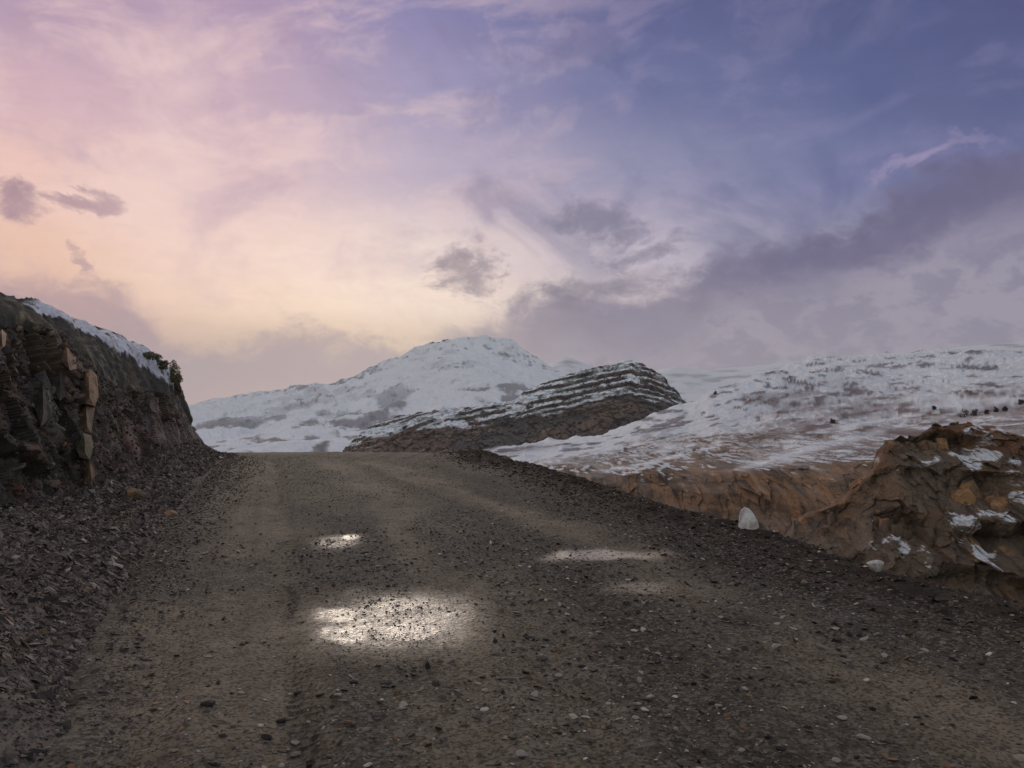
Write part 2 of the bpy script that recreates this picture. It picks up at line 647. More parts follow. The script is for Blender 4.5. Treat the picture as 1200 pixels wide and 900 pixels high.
def smooth_dirt(x, y):
    m = np.zeros_like(x)
    wv_ = 0.35 * fbm(x * 0.9, y * 0.6, oct=3, seed=211)
    for ys, xs, hw in SMOOTH:
        cx = np.interp(y, ys, xs)
        ends = sm(y, ys[0] - 0.6, ys[0] + 0.4) * (1 - sm(y, ys[-1] - 2, ys[-1] + 2))
        m = np.maximum(m, np.exp(-((x - cx + wv_) / hw) ** 2) * ends)
    return np.clip(m * (0.65 + 0.6 * fbm(x * 1.1, y * 0.7, oct=4, seed=212)), 0, 1)


def road_height(x, y, fine=True):
    ex = np.interp(y, EY, EX)
    tx = np.interp(y, TY, TX)
    z = G0(y)
    z = z + 0.035 * fbm(x * 0.45, y * 0.3, oct=3, seed=3)
    inside = sm(ex - x, 0.0, 2.0)
    if fine:
        z = z + 0.009 * fbm(x * 3, y * 3, oct=4, seed=5)
        z = z + 0.004 * fbm(x * 16, y * 16, oct=3, seed=6)
    # ruts
    kx = np.interp(y, KY, KX)
    d = np.abs(x - kx)
    tread = np.sin(y * 2 * math.pi / 0.085) * sm(fbm(x * 0.7, y * 0.9, oct=2, seed=9), -0.3, 0.3)
    z = z - 0.032 * np.exp(-(d / 0.13) ** 2) + 0.02 * np.exp(-((d - 0.24) / 0.07) ** 2)
    z = z + 0.011 * tread * np.exp(-((x - kx - 0.03) / 0.085) ** 4)
    for ys, xs in FT:
        fx = np.interp(y, ys, xs)
        for off in (0.0, 0.55):
            d = np.abs(x - fx - off)
            z = z - 0.026 * np.exp(-(d / 0.20) ** 2) + 0.012 * np.exp(-((d - 0.33) / 0.1) ** 2)
    # verge berm at the right, then the drop into the canyon
    off = x - ex
    rag = 0.25 * fbm(x * 0.8, y * 0.8, oct=4, seed=13)
    z = z + (0.06 + 0.07 * rag * 2 + 0.05 * fbm(x * 5, y * 5, oct=3, seed=14)) * np.exp(-((off + 0.35 + rag) / 0.35) ** 2)
    drop = np.maximum(0, off + rag * 0.3)
    z = z - 0.62 * drop - 0.10 * np.minimum(drop, 1.0)
    z = z + 0.25 * sm(off, 0.5, 4) * fbm(x * 0.6, y * 0.6, oct=4, seed=15) * np.minimum(drop, 3)
    # left of the toe the ground lifts a bit under the scree
    z = z + 0.02 * np.exp(-((x - tx) / 0.5) ** 2) - 0.15 * sm(tx - x, 0.3, 2.0)
    # snow poles none; far side of crest keeps falling
    return z


def G1(x, y):
    return float(road_height(np.array([float(x)]), np.array([float(y)]))[0])


def polar(azs, rs):
    A, R = np.meshgrid(np.radians(azs), rs)
    x = R * np.sin(A)
    y = R * np.cos(A)
    return x, y


azf = np.degrees(np.arctan(np.linspace(-0.78, 0.78, 640)))
azs = np.concatenate([np.linspace(-180, azf[0] - 2, 46), azf, np.linspace(azf[-1] + 2, 180, 46)])
rs = np.concatenate([[0.02, 0.6, 1.2, 1.8, 2.3], np.exp(np.linspace(math.log(2.6), math.log(34), 400)), np.exp(np.linspace(math.log(35), math.log(120), 40))])
rx, ry = polar(azs, rs)
rz = road_height(rx, ry)
V = np.stack([rx, ry, rz], -1)
ex = np.interp(ry, EY, EX)
tx = np.interp(ry, TY, TX)
kx = np.interp(ry, KY, KX)

n1 = fbm(rx * 0.35, ry * 0.22, oct=5, seed=21)
n2 = fbm(rx * 1.3, ry * 0.7, oct=5, seed=22)
n3 = fbm(rx * 7, ry * 7, oct=4, seed=23)
GRAV, DIRT, DARK, PALE = C((90, 86, 78)), C((108, 99, 84)), C((62, 59, 54)), C((150, 140, 120))
c = np.ones(rx.shape + (3,)) * GRAV
c = blend(c, DIRT, sm(n1 + 0.35 * n2, -0.05, 0.35) * 0.8)
c = blend(c, DARK, sm(-n1 + 0.5 * n2, 0.12, 0.5) * 0.75)
# travelled wheel lanes are smoother and paler
lane = np.exp(-((rx - kx + 0.75) / 0.55) ** 2) + np.exp(-((rx - kx - 0.1) / 0.28) ** 2) * 0.7
c = blend(c, C((118, 104, 90)), np.clip(lane, 0, 1) * sm(n2, -0.5, 0.3) * 0.65)
for ys, xs in FT:
    fx = np.interp(ry, ys, xs)
    q = np.exp(-((rx - fx + 0.2) / 0.35) ** 2)
    c = blend(c, C((128, 117, 100)), q * sm(n2 + n1, -0.4, 0.3) * 0.7)
    q = np.exp(-((rx - fx - 0.65) / 0.3) ** 2)
    c = blend(c, DARK, q * sm(n2, -0.4, 0.3) * 0.8)
c = blend(c, C((96, 84, 72)), sm(ry, 15, 24) * 0.5)
c = blend(c, C((60, 51, 44)), sm(rx - ex, -1.7, -0.35) * (0.55 + 0.45 * sm(n3, -0.4, 0.4)))
c = blend(c, C((142, 128, 110)), sm(smooth_dirt(rx, ry), 0.1, 0.8) * 0.8)
c = blend(c, C((140, 128, 108)), np.exp(-((rx - kx - 0.02) / 0.10) ** 2) * 0.6)
trd = sm(np.sin(ry * 2 * math.pi / 0.085), 0.0, 0.5) * sm(fbm(rx * 0.7, ry * 0.9, oct=2, seed=9), -0.3, 0.1)
c = blend(c, C((52, 48, 43)), trd * np.exp(-((rx - kx - 0.03) / 0.085) ** 4) * 0.75)
c = blend(c, C((56, 52, 47)), np.exp(-((rx - kx - 0.30) / 0.14) ** 2) * sm(n3, -0.5, 0.4) * 0.6)
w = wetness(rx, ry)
c = blend(c, C((222, 204, 180)), np.clip(w, 0, 1.2) * 0.8)  # pale sky glint of the wet patches put into the road colour
c = c * (1 + 0.32 * n3[..., None] + 0.25 * n2[..., None])
c = c * np.array([0.74, 0.76, 0.72])
c = blend(c, C((88, 62, 44)), sm(rx - ex, 0.6, 4.0))
M_ROAD = terrain_mat('gravel_road', bump=0.8, bscale=34, bdist=0.012, rough=0.92, tint=0.45, spec=0.08, wet=True)
M_EARTH = terrain_mat('dark_verge_earth', bump=0.9, bscale=14, bdist=0.04, rough=0.95, tint=0.5, spec=0.2)
fc = grid_faces(len(rs), len(azs))
cen_x = rx.ravel()[fc].mean(1)
cen_off = (rx - ex).ravel()[fc].mean(1)
rag = 0.3 * fbm(rx * 0.9, ry * 0.9, oct=4, seed=33).ravel()[fc].mean(1)
verge = cen_off > -0.75 + rag
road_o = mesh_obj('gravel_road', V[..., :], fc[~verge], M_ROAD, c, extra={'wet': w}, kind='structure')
verge_o = mesh_obj('road_verge', V[..., :], fc[verge], M_EARTH, c, kind='structure')

# ------------------------------------------------------------------ scree bank and cliff at the left
def W(x, y, dz=0.0):
    return (x, y, G1(x, y) + dz)


def twl(i):
    return W(toe_w[i][0], toe_w[i][1], -0.06)


# columns: each entry gives toe, mid scree, cliff base, cliff top, snow edge, skyline, back
cols_b = [
    (-0.30, W(-2.6, -20, -.1), (-4.6, -20, 0.9), (-6.2, -20, 2.2), (-7.4, -19, 6.0), (-8.6, -18, 7.0), (-9.8, -17, 7.6), (-20, -15, 7)),
    (-0.18, W(-1.9, -7, -.1), (-3.4, -6, 0.9), (-5.2, -5, 1.9), (-6.4, -4, 6.0), (-7.6, -3, 7.1), (-9, -2, 7.9), (-20, 0, 8)),
    (-0.08, W(-1.6, 1.0, -.1), (-3.1, 2.5, 0.55), P(-420, 640, 4.6), P(-420, 330, 5.3), P(-420, 255, 6.6), P(-420, 215, 8.6), (-21, 12, 8)),
    (0.04, twl(0), P(-60, 735, 4.4), P(-190, 600, 6.4), P(-190, 385, 7.2), P(-190, 330, 8.4), P(-190, 296, 10.4), (-21, 18, 7.5)),
    (0.16, twl(1), P(10, 690, 5.9), P(-40, 590, 8.1), P(-40, 392, 9.0), P(-35, 345, 10.6), P(-30, 334, 12.4), (-20, 24, 6.6)),
    (0.28, twl(2), P(70, 655, 7.1), P(20, 580, 9.5), P(20, 380, 10.7), P(22, 358, 12.0), P(26, 352, 14.0), (-20, 30, 5.6)),
    (0.40, W(*hitroad(165, 680), -.06), P(105, 630, 8.3), P(66, 580, 10.7), P(62, 395, 12.2), P(66, 383, 13.6), P(66, 361, 15.4), (-20, 33, 5.0)),
    (0.52, W(*hitroad(182, 650), -.06), P(140, 612, 9.5), P(112, 574, 11.6), P(98, 432, 13.5), P(108, 402, 15.2), P(104, 380, 17), (-21, 36, 4.4)),
    (0.66, twl(4), P(170, 588, 11.5), P(148, 552, 13.6), P(138, 455, 15.8), P(150, 424, 17.6), P(146, 399, 19.2), (-22, 38, 3.8)),
    (0.80, twl(5), P(206, 562, 14.6), P(184, 530, 17.2), P(182, 462, 19.0), P(190, 446, 20.3), P(186, 420, 22), (-22, 40, 3.0)),
    (0.90, twl(6), P(236, 545, 18.4), P(214, 520, 20.6), P(208, 482, 21.4), P(206, 462, 22.3), P(206, 441, 23.6), (-22, 41, 2.2)),
    (0.96, W(-8.6, 27, -.06), P(250, 531, 22.8), P(232, 516, 23.4), P(221, 496, 24.0), P(217, 486, 24.6), P(215, 470, 25.2), (-22, 42, 1.4)),
    (1.02, W(-11.0, 30.5, -.1), P(254, 529, 26), P(240, 522, 26), P(230, 512, 26), P(224, 500, 26.4), P(221, 492, 27), (-22, 42, 0.6)),
    (1.10, W(-15.5, 37, -.2), (-14.5, 34, 0.9), (-14.2, 33, 1.3), (-14.0, 32, 1.6), (-14.0, 31.5, 1.9), (-14.2, 31, 2.1), (-22, 41, 0)),
    (1.25, W(-30, 50, -.3), (-28, 47, 0), (-27, 45, 0.8), (-26, 44, 1.6), (-25, 43, 2.0), (-24, 42, 2.0), (-24, 42, 0)),
]
u0, u1 = cols_b[0][0], cols_b[-1][0]
blines = [[((cb[0] - u0) / (u1 - u0), cb[k + 1]) for cb in cols_b] for k in range(7)]
US = np.concatenate([np.linspace(0, 0.23, 40), np.linspace(0.235, 0.86, 500), np.linspace(0.865, 1, 30)])
NU = len(US)
UU = u0 + (u1 - u0) * US
BV, BT = loft(blines, NU, [50, 46, 120, 40, 40, 24], US)


def uidx(lo, hi, n):
    return np.interp(rng.uniform(lo, hi, n), UU, np.arange(NU))


BN = normals(BV)
if BN[60, NU // 2] @ np.array([0.3, -1, 0.2]) < 0:
    BN = -BN
T2 = np.broadcast_to(BT[:, None], BV.shape[:2])
U2 = np.broadcast_to(UU[None, :], BV.shape[:2])
x, y, z = BV[..., 0], BV[..., 1], BV[..., 2]
cliff = sm(T2, 1.75, 2.15) * (1 - sm(T2, 2.85, 3.25))
near_cliff = cliff * (1 - sm(U2, 0.50, 0.62))           # craggy bare rock
soft_cliff = cliff * sm(U2, 0.50, 0.62)
wb = 0.35 * fbm(x * 1.1, y * 1.1, z * 1.1, oct=3, seed=40)
h1, e1, cid = facet(x * 0.85 + wb, y * 0.85, z * 0.5 + 0.2 * x + wb, seed=41)
h2, e2, gid = facet(x * 2.1 + wb, y * 2.1, z * 1.2 + 0.4 * x, seed=45)
h3, e3, hid = facet(x * 5.5 + wb, y * 5.5, z * 3.6, seed=48)
rib = fbm(x * 0.9, y * 0.9, z * 0.22, oct=4, seed=43, ridged=True)
crag = 0.55 * h1 + 0.30 * rib
crag2 = 0.24 * h2 + 0.10 * h3 + 0.06 * fbm(x * 7, y * 7, z * 7, oct=3, seed=47)
disp = near_cliff * (0.42 * crag + 0.62 * crag2) + soft_cliff * (0.45 * crag + 0.5 * crag2)
scree = 1 - sm(T2, 1.6, 2.0)
disp = disp + scree * sm(T2, 0.0, 0.4) * (0.10 * fbm(x, y, z, oct=4, seed=50) + 0.035 * fbm(x * 6, y * 6, z * 6, oct=3, seed=51))
topz = sm(T2, 2.9, 3.3) * (1 - sm(T2, 5.0, 5.3))
disp = disp + topz * (0.16 * fbm(x * 0.9, y * 0.9, z, oct=4, seed=52) + 0.06 * fbm(x * 5, y * 5, z * 5, oct=3, seed=53))
disp = disp * (0.25 + 0.75 * (1 - sm(U2, 0.86, 1.0)))
BV = BV + BN * disp[..., None]
x, y, z = BV[..., 0], BV[..., 1], BV[..., 2]
# colour
b1 = fbm(x * 0.6, y * 0.6, z * 0.4, oct=4, seed=60)
b2 = fbm(x * 2.4, y * 2.4, z * 1.4, oct=5, seed=61)
b3 = fbm(x * 9, y * 9, z * 9, oct=3, seed=62)
c = np.ones(x.shape + (3,)) * C((92, 86, 82))
c = blend(c, C((106, 95, 84)), sm(b1 + 0.4 * b2, 0.0, 0.4) * scree * 0.8)
c = blend(c, C((86, 79, 74)), cliff * 0.8)
c = blend(c, C((124, 117, 112)), cliff * sm(gid + b2 * .4, 0.5, 0.8) * 0.7)
c = blend(c, C((140, 116, 94)), near_cliff * sm(cid + 0.5 * b2, 0.80, 0.96) * 0.6)
c = blend(c, C((130, 94, 76)), near_cliff * sm(b1 + b2 * 0.7, 0.38, 0.6) * 0.6)
c = blend(c, C((60, 53, 52)), cliff * sm(0.10 - e2, 0.0, 0.1) * 0.7)
c = blend(c, C((46, 42, 42)), near_cliff * sm(0.07 - e1, 0.0, 0.07) * 0.7)
# reddish outcrop low on the far part
rd = np.exp(-((U2 - 0.72) / 0.07) ** 2) * np.exp(-((T2 - 2.35) / 0.35) ** 2)
c = blend(c, C((150, 106, 90)), np.clip(rd * 1.2, 0, 1) * sm(b2 + gid - .5, -0.1, 0.3) * 0.45)
c = blend(c, C((104, 88, 78)), soft_cliff * sm(b1, -0.3, 0.3) * 0.6)
c = c * (1 + (0.30 * (hid - 0.5) * cliff)[..., None])
grass = sm(T2 + b2 * 0.25, 2.75, 3.15)
c = blend(c, C((74, 72, 64)), grass * 0.8)
c = blend(c, C((112, 98, 74)), grass * sm(b2, 0.1, 0.5) * 0.5)
snow = sm(T2 + 0.30 * b2 + 0.12 * b3 + 0.25 * sm(U2, 0.4, 0.7), 4.36, 4.46) * (1 - sm(T2 + 0.18 * b2, 4.86, 4.95)) * sm(U2, 0.22, 0.34) * (1 - sm(U2 + 0.04 * b2, 0.86, 0.92))
snow = snow * (1 - sm(b2 + b3 * 0.5, 0.42, 0.5))
snow = np.maximum(snow, sm(T2, 5.25, 5.6) * sm(b2, -0.1, 0.2) * 0.9)
c = c * 1.15 * (1 + 0.3 * b3[..., None] + 0.2 * b2[..., None])
c = blend(c, C((226, 228, 234)), snow)
M_BANK = terrain_mat('shale_bank_rock', bump=0.9, bscale=7, bdist=0.06, rough=0.9, tint=0.45, spec=0.25)
bank_o = mesh_obj('rocky_bank', BV, grid_faces(*BV.shape[:2]), M_BANK, c, smooth=False, kind='structure')
bank_o['label'] = 'dark shale bank and craggy roadside cliff with snow along its top'


def bvh_of(o):
    me = o.data
    n = len(me.vertices)
    v = np.empty(n * 3, dtype=np.float32)
    me.vertices.foreach_get('co', v)
    f = np.empty(len(me.loops), dtype=np.int32)
    me.loops.foreach_get('vertex_index', f)
    return BVHTree.FromPolygons(v.reshape(-1, 3).tolist(), f.reshape(-1, 4).tolist())


def cast(bvh, px, py):
    x, y, z = direction(px, py)
    h = bvh.ray_cast(Vector((0, 0, EYE)), Vector((x, y, z)).normalized())
    return h


BANK_BVH = bvh_of(bank_o)


# ------------------------------------------------------------------ stones
def ico():
    t = (1 + 5 ** 0.5) / 2
    v = np.array([(-1, t, 0), (1, t, 0), (-1, -t, 0), (1, -t, 0), (0, -1, t), (0, 1, t), (0, -1, -t), (0, 1, -t), (t, 0, -1), (t, 0, 1), (-t, 0, -1), (-t, 0, 1)], float)
    v /= np.linalg.norm(v[0])
    f = np.array([(0, 11, 5), (0, 5, 1), (0, 1, 7), (0, 7, 10), (0, 10, 11), (1, 5, 9), (5, 11, 4), (11, 10, 2), (10, 7, 6), (7, 1, 8), (3, 9, 4), (3, 4, 2), (3, 2, 6), (3, 6, 8), (3, 8, 9), (4, 9, 5), (2, 4, 11), (6, 2, 10), (8, 6, 7), (9, 8, 1)])
    return v, f


OCT = (np.array([(1, 0, 0), (0, 1, 0), (-1, 0, 0), (0, -1, 0), (0, 0, 1), (0, 0, -1)], float),
       np.array([(0, 1, 4), (1, 2, 4), (2, 3, 4), (3, 0, 4), (1, 0, 5), (2, 1, 5), (3, 2, 5), (0, 3, 5)]))
ICO = ico()


def scatter(name, pos, size, flat, colors, mat, base=ICO, tilt=0.35, parent=None, nrm=None, jitter=0.25, **kw):
    n = len(pos)
    bv, bf = base
    k = len(bv)
    v = np.broadcast_to(bv, (n, k, 3)) * (1 + jitter * rng.uniform(-1, 1, (n, k, 1)))
    sc = np.stack([rng.uniform(0.8, 1.5, n), rng.uniform(0.6, 1.1, n), flat * rng.uniform(0.6, 1.2, n)], -1)
    v = v * sc[:, None, :] * size[:, None, None] * 0.5
    a = rng.uniform(0, 2 * math.pi, n)
    tx_, ty_ = rng.normal(0, tilt, n), rng.normal(0, tilt, n)

    def rot(v, ax, ang):
        c_, s_ = np.cos(ang)[:, None], np.sin(ang)[:, None]
        i, j = [(1, 2), (2, 0), (0, 1)][ax]
        o = v.copy()
        o[..., i] = v[..., i] * c_ - v[..., j] * s_
        o[..., j] = v[..., i] * s_ + v[..., j] * c_
        return o
    v = rot(v, 0, tx_)
    v = rot(v, 1, ty_)
    v = rot(v, 2, a)
    if nrm is not None:
        # shear z so the stones follow the slope
        nz = np.maximum(nrm[:, 2], 0.35)
        v[..., 2] += -(v[..., 0] * (nrm[:, 0] / nz)[:, None] + v[..., 1] * (nrm[:, 1] / nz)[:, None]) * 0.8
    v = v + pos[:, None, :]
    f = (bf[None] + (np.arange(n) * k)[:, None, None]).reshape(-1, 3)
    cc = np.repeat(colors, k, axis=0)
    return mesh_obj(name, v.reshape(-1, 3), f, mat, cc, smooth=False, parent=parent, **kw)


M_STONE = terrain_mat('gravel_stones', bump=0.4, bscale=60, bdist=0.004, rough=0.88, tint=0.3, spec=0.15)


def stone_colors(n, pal, wts):
    p = np.array([lin(c_) for c_ in pal])
    i = rng.choice(len(pal), n, p=np.array(wts) / sum(wts))
    return p[i] * rng.uniform(0.55, 1.35, (n, 1)) * np.array([0.90, 0.885, 0.83])


PAL = [(88, 83, 78), (62, 58, 57), (112, 106, 100), (150, 145, 138), (120, 98, 78), (44, 41, 41), (186, 180, 172)]
# gravel across the road
N = 92000
d = np.exp(rng.uniform(math.log(3.0), math.log(25), N))
xx = rng.uniform(-0.72, 0.72, N) * d
# fewer stones in the smooth travelled lanes
lane_d = np.exp(-((xx - np.interp(d, KY, KX) + 0.7) / 0.8) ** 2)
patch = sm(fbm(xx * 0.5, d * 0.35, oct=3, seed=70), -0.35, 0.25)
keep = (xx < np.interp(d, EY, EX) + 0.3) & (xx > np.interp(d, TY, TX) - 0.2) & (rng.uniform(0, 1, N) > 0.5 * lane_d) & (rng.uniform(0, 1, N) > 0.7 * sm(smooth_dirt(xx, d), 0.1, 0.7)) & (rng.uniform(0, 1, N) < 0.25 + 0.75 * patch)
xx, d = xx[keep], d[keep]
n = len(d)
wetg = wetness(xx, d)
size = (0.0014 * d) * np.clip(rng.uniform(0, 1, n) ** -0.52, 1, 8)
size = np.minimum(size, 0.06 - 0.034 * sm(d, 4.5, 13))
size = np.where(wetg > 0.15, np.minimum(size, 0.0042 * d), size)
pos = np.stack([xx, d, road_height(xx, d) + size * 0.02], -1)
colr = stone_colors(n, PAL, [24, 16, 24, 14, 11, 12, 3.5])
big = size > 0.024
scatter('road_gravel', pos[big], size[big], 0.34, colr[big], M_STONE, ICO, kind='stuff', label='loose grey gravel covering the dirt road')
scatter('road_grit', pos[~big], size[~big], 0.36, colr[~big], M_STONE, OCT, kind='stuff', label='fine grey grit scattered over the dirt road')

N = 7000
d = np.exp(rng.uniform(math.log(3.2), math.log(9.5), N))
xx = rng.uniform(-0.7, 0.72, N) * d
m_ = (xx > np.interp(d, TY, TX)) & (rng.uniform(0, 1, N) < 0.12 + 0.88 * sm(fbm(xx * 0.6 + 4, d * 0.5, oct=3, seed=75), -0.2, 0.35)) & (rng.uniform(0, 1, N) > 0.75 * sm(smooth_dirt(xx, d), 0.1, 0.6))
m_ &= wetness(xx, d) < 0.2
xx, d = xx[m_], d[m_]
n = len(d)
size = np.clip(0.011 * rng.uniform(0, 1, n) ** -0.4, 0.011, 0.05)
scatter('road_pebbles', np.stack([xx, d, road_height(xx, d) + size * 0.04], -1), size, 0.4, stone_colors(n, [(150, 144, 136), (176, 168, 158), (122, 116, 108), (200, 194, 184), (150, 128, 104), (60, 56, 54)], [8, 6, 8, 2.5, 2, 3]), M_STONE, ICO, tilt=0.2, kind='stuff', label='pale pebbles pressed into the near road surface')

# clods along the right verge
N = 14000
yy = np.exp(rng.uniform(math.log(5), math.log(30), N))
off = rng.normal(-0.5, 0.55, N)
xx = np.interp(yy, EY, EX) + off
size = np.minimum(0.0017 * yy * rng.uniform(0, 1, N) ** -0.5, 0.09)
pos = np.stack([xx, yy, road_height(xx, yy)], -1)
scatter('verge_clods', pos, size, 0.4, stone_colors(N, [(72, 62, 54), (88, 77, 68), (54, 47, 43), (116, 106, 96)], [5, 4, 4, 0.6]), M_STONE, OCT, kind='stuff', label='dark earth clods along the outer road edge')


# scree chips over the bank
def on_grid(V, i, j):
    i0, j0 = np.floor(i).astype(int), np.floor(j).astype(int)
    fi, fj = (i - i0)[:, None], (j - j0)[:, None]
    i0 = np.clip(i0, 0, V.shape[0] - 2)
    j0 = np.clip(j0, 0, V.shape[1] - 2)
    return V[i0, j0] * (1 - fi) * (1 - fj) + V[i0 + 1, j0] * fi * (1 - fj) + V[i0, j0 + 1] * (1 - fi) * fj + V[i0 + 1, j0 + 1] * fi * fj


BN2 = normals(BV)
BN2 = np.where((BN2[..., 2] < 0)[..., None], -BN2, BN2)
N = 42000
ti = rng.uniform(0.0, 1.0, N) ** 0.9 * 96
uj = uidx(-0.05, 1.02, N)
pos = on_grid(BV, ti, uj)
dd = np.linalg.norm(pos - np.array([0, 0, EYE]), axis=1)
nr = on_grid(BN2, ti, uj)
size = np.clip(0.0024 * dd * rng.uniform(0, 1, N) ** -0.45, 0.014, 0.10)
scatter('scree_chips', pos, size, 0.35, stone_colors(N, [(118, 108, 103), (92, 85, 84), (140, 129, 120), (58, 54, 53), (130, 114, 98), (165, 156, 146)], [9, 10, 5, 9, 1.2, 1.0]), M_STONE, OCT, tilt=0.5, nrm=nr, kind='stuff', label='angular dark shale chips lying on the roadside bank')
N = 15000
ti = rng.uniform(0.0, 1.0, N) * 92
uj = uidx(-0.10, 0.26, N)
pos = on_grid(BV, ti, uj)
nr = on_grid(BN2, ti, uj)
size = np.clip(0.012 * rng.uniform(0, 1, N) ** -0.45, 0.012, 0.06)
scatter('near_scree_chips', pos, size, 0.4, stone_colors(N, [(102, 95, 90), (76, 71, 69), (128, 119, 111), (54, 50, 49), (132, 114, 96)], [9, 9, 5, 8, 1.4]), M_STONE, OCT, tilt=0.5, nrm=nr, kind='stuff', label='small dark shale chips on the near foot of the bank')
# rubble on the cliff faces
N = 5000
ti = 96 + rng.uniform(0, 1, N) * 120
uj = uidx(0.16, 0.75, N)
pos = on_grid(BV, ti, uj)
dd = np.linalg.norm(pos - np.array([0, 0, EYE]), axis=1)
size = np.clip(0.0024 * dd * rng.uniform(0, 1, N) ** -0.45, 0.02, 0.13)
scatter('cliff_rubble', pos, size, 0.6, stone_colors(N, [(96, 88, 84), (72, 66, 64), (122, 110, 102), (140, 108, 84)], [6, 6, 4, 1.2]), M_STONE, ICO, tilt=0.6, kind='stuff', label='small broken rock clinging to the cliff face')


N = 7000
yy = np.exp(rng.uniform(math.log(3.2), math.log(24), N))
xx = np.interp(yy, TY, TX) + np.abs(rng.normal(0, 0.35, N)) * (0.6 + 0.05 * yy) - 0.1
size = np.clip(0.0017 * yy * rng.uniform(0, 1, N) ** -0.45, 0.008, 0.06)
scatter('stray_chips', np.stack([xx, yy, road_height(xx, yy) + size * 0.05], -1), size, 0.35, stone_colors(N, [(104, 95, 93), (80, 74, 75), (130, 119, 112), (142, 116, 94)], [8, 6, 5, 2]), M_STONE, OCT, kind='stuff', label='small shale chips strayed from the bank onto the road')


# single rocks: chunky shapes with flat facets
def rock_mesh(name, dims, mat, seed, parent=None, facets=9, sub=3, power=0.0, rough=0.06):
    r = np.random.default_rng(seed)
    v, f = ICO
    v = v.copy()
    for _ in range(sub):
        e = {}
        vl = list(map(tuple, v))
        nf = []

        def mid(a, b):
            k = (min(a, b), max(a, b))
            if k not in e:
                m_ = (np.array(vl[a]) + np.array(vl[b]))
                m_ /= np.linalg.norm(m_)
                e[k] = len(vl)
                vl.append(tuple(m_))
            return e[k]
        for a, b, c_ in f:
            ab, bc, ca = mid(a, b), mid(b, c_), mid(c_, a)
            nf += [(a, ab, ca), (b, bc, ab), (c_, ca, bc), (ab, bc, ca)]
        v, f = np.array(vl), np.array(nf)
    # cut by random planes -> facets
    for _ in range(facets + 6):
        nrm = r.normal(size=3)
        nrm /= np.linalg.norm(nrm)
        dcut = r.uniform(0.5, 0.8)
        s_ = v @ nrm
        m_ = s_ > dcut
        v[m_] -= ((s_[m_] - dcut) * 0.98)[:, None] * nrm
    v += v * (rough * fbm(v[:, 0] * 3, v[:, 1] * 3, v[:, 2] * 3, oct=4, seed=seed))[:, None]
    v = v * np.array(dims) * 0.5 / 0.8
    o = mesh_obj(name, v, f, mat, None, smooth=False, parent=parent)
    return o


def tag(o, label, cat, group=None):
    o['label'] = label
    o['category'] = cat
    if group:
        o['group'] = group
    return o


M_TAN = simple_mat('tan_rock', (184, 148, 112), (112, 98, 82), 2.4, 0.9, 1.0, 0.16)
M_GREYR = simple_mat('grey_rock', (120, 112, 104), (80, 74, 70), 8.0, 0.85, 0.6, 0.02)
M_RUST = simple_mat('rust_rock', (168, 128, 98), (110, 92, 80), 4.0, 0.85, 0.6, 0.02)
M_OLIVE = simple_mat('olive_rock', (140, 128, 100), (92, 88, 76), 2.6, 0.9, 1.0, 0.12)
M_GREYB = simple_mat('grey_cliff_rock', (104, 96, 88), (70, 65, 61), 3.0, 0.9, 1.0, 0.12)
M_WHITE = simple_mat('white_painted_stone', (232, 234, 232), (168, 162, 152), 6.0, 0.8, 0.7, 0.03)
M_WHITE2 = simple_mat('white_quartz', (200, 200, 196), (136, 130, 122), 12.0, 0.8, 0.4, 0.008)
M_DARKR = simple_mat('dark_rock', (62, 57, 56), (40, 37, 37), 8.0, 0.85, 0.6, 0.02)


# tan rock slabs standing in the cliff: pieces of the bank, traced outlines with real thickness
def slab(outline, crease, tilt_d, mat, label, proud=0.12):
    """angular block broken along planes: two flat faces meeting at a crease, bedded into the cliff"""
    n = len(outline)
    cx = sum(p[0] for p in outline) / n
    cy = sum(p[1] for p in outline) / n
    hits = sorted(h.y for h in [cast(BANK_BVH, px, py)[0] for px, py in outline + [(cx, cy)]] if h)
    dc = (hits[len(hits) // 3] if hits else 13.0) - proud
    r = random.Random(int(cx * 7 + cy))

    def pt(px, py, back):
        dd_ = dc + tilt_d * (cy - py) / 100.0 + back + (0.045 * max(0.0, px - crease) + 0.012 * max(0.0, crease - px))
        return P(px, py, dd_)
    ys = [p[1] for p in outline]
    v = [pt(crease, min(ys) + 0.22 * (max(ys) - min(ys)), -0.05), pt(crease + 1, max(ys) - 0.25 * (max(ys) - min(ys)), -0.02)]
    for px, py in outline:
        v.append(pt(px, py, r.uniform(-0.02, 0.05)))
    for px, py in outline:
        v.append(pt(cx + (px - cx) * 1.06, cy + (py - cy) * 1.03, 0.7))
    f = []
    for i in range(n):
        a, b = 2 + i, 2 + (i + 1) % n
        ma = (outline[i][1] + outline[(i + 1) % n][1]) / 2
        apex = 0 if ma < cy else 1
        f.append((apex, a, b))
        pa = 0 if outline[i][1] < cy else 1
        f += [(a, a + n, b + n), (a, b + n, b)]
    # close the gap between the two apexes
    for i in range(n):
        m0 = (outline[i - 1][1] + outline[i][1]) / 2 < cy
        m1 = (outline[i][1] + outline[(i + 1) % n][1]) / 2 < cy
        if m0 != m1:
            f.append((0, 1, 2 + i))
    return mesh_obj('rock_slab', np.array(v), np.array(f), mat, None, smooth=False, parent=bank_o, label=label)


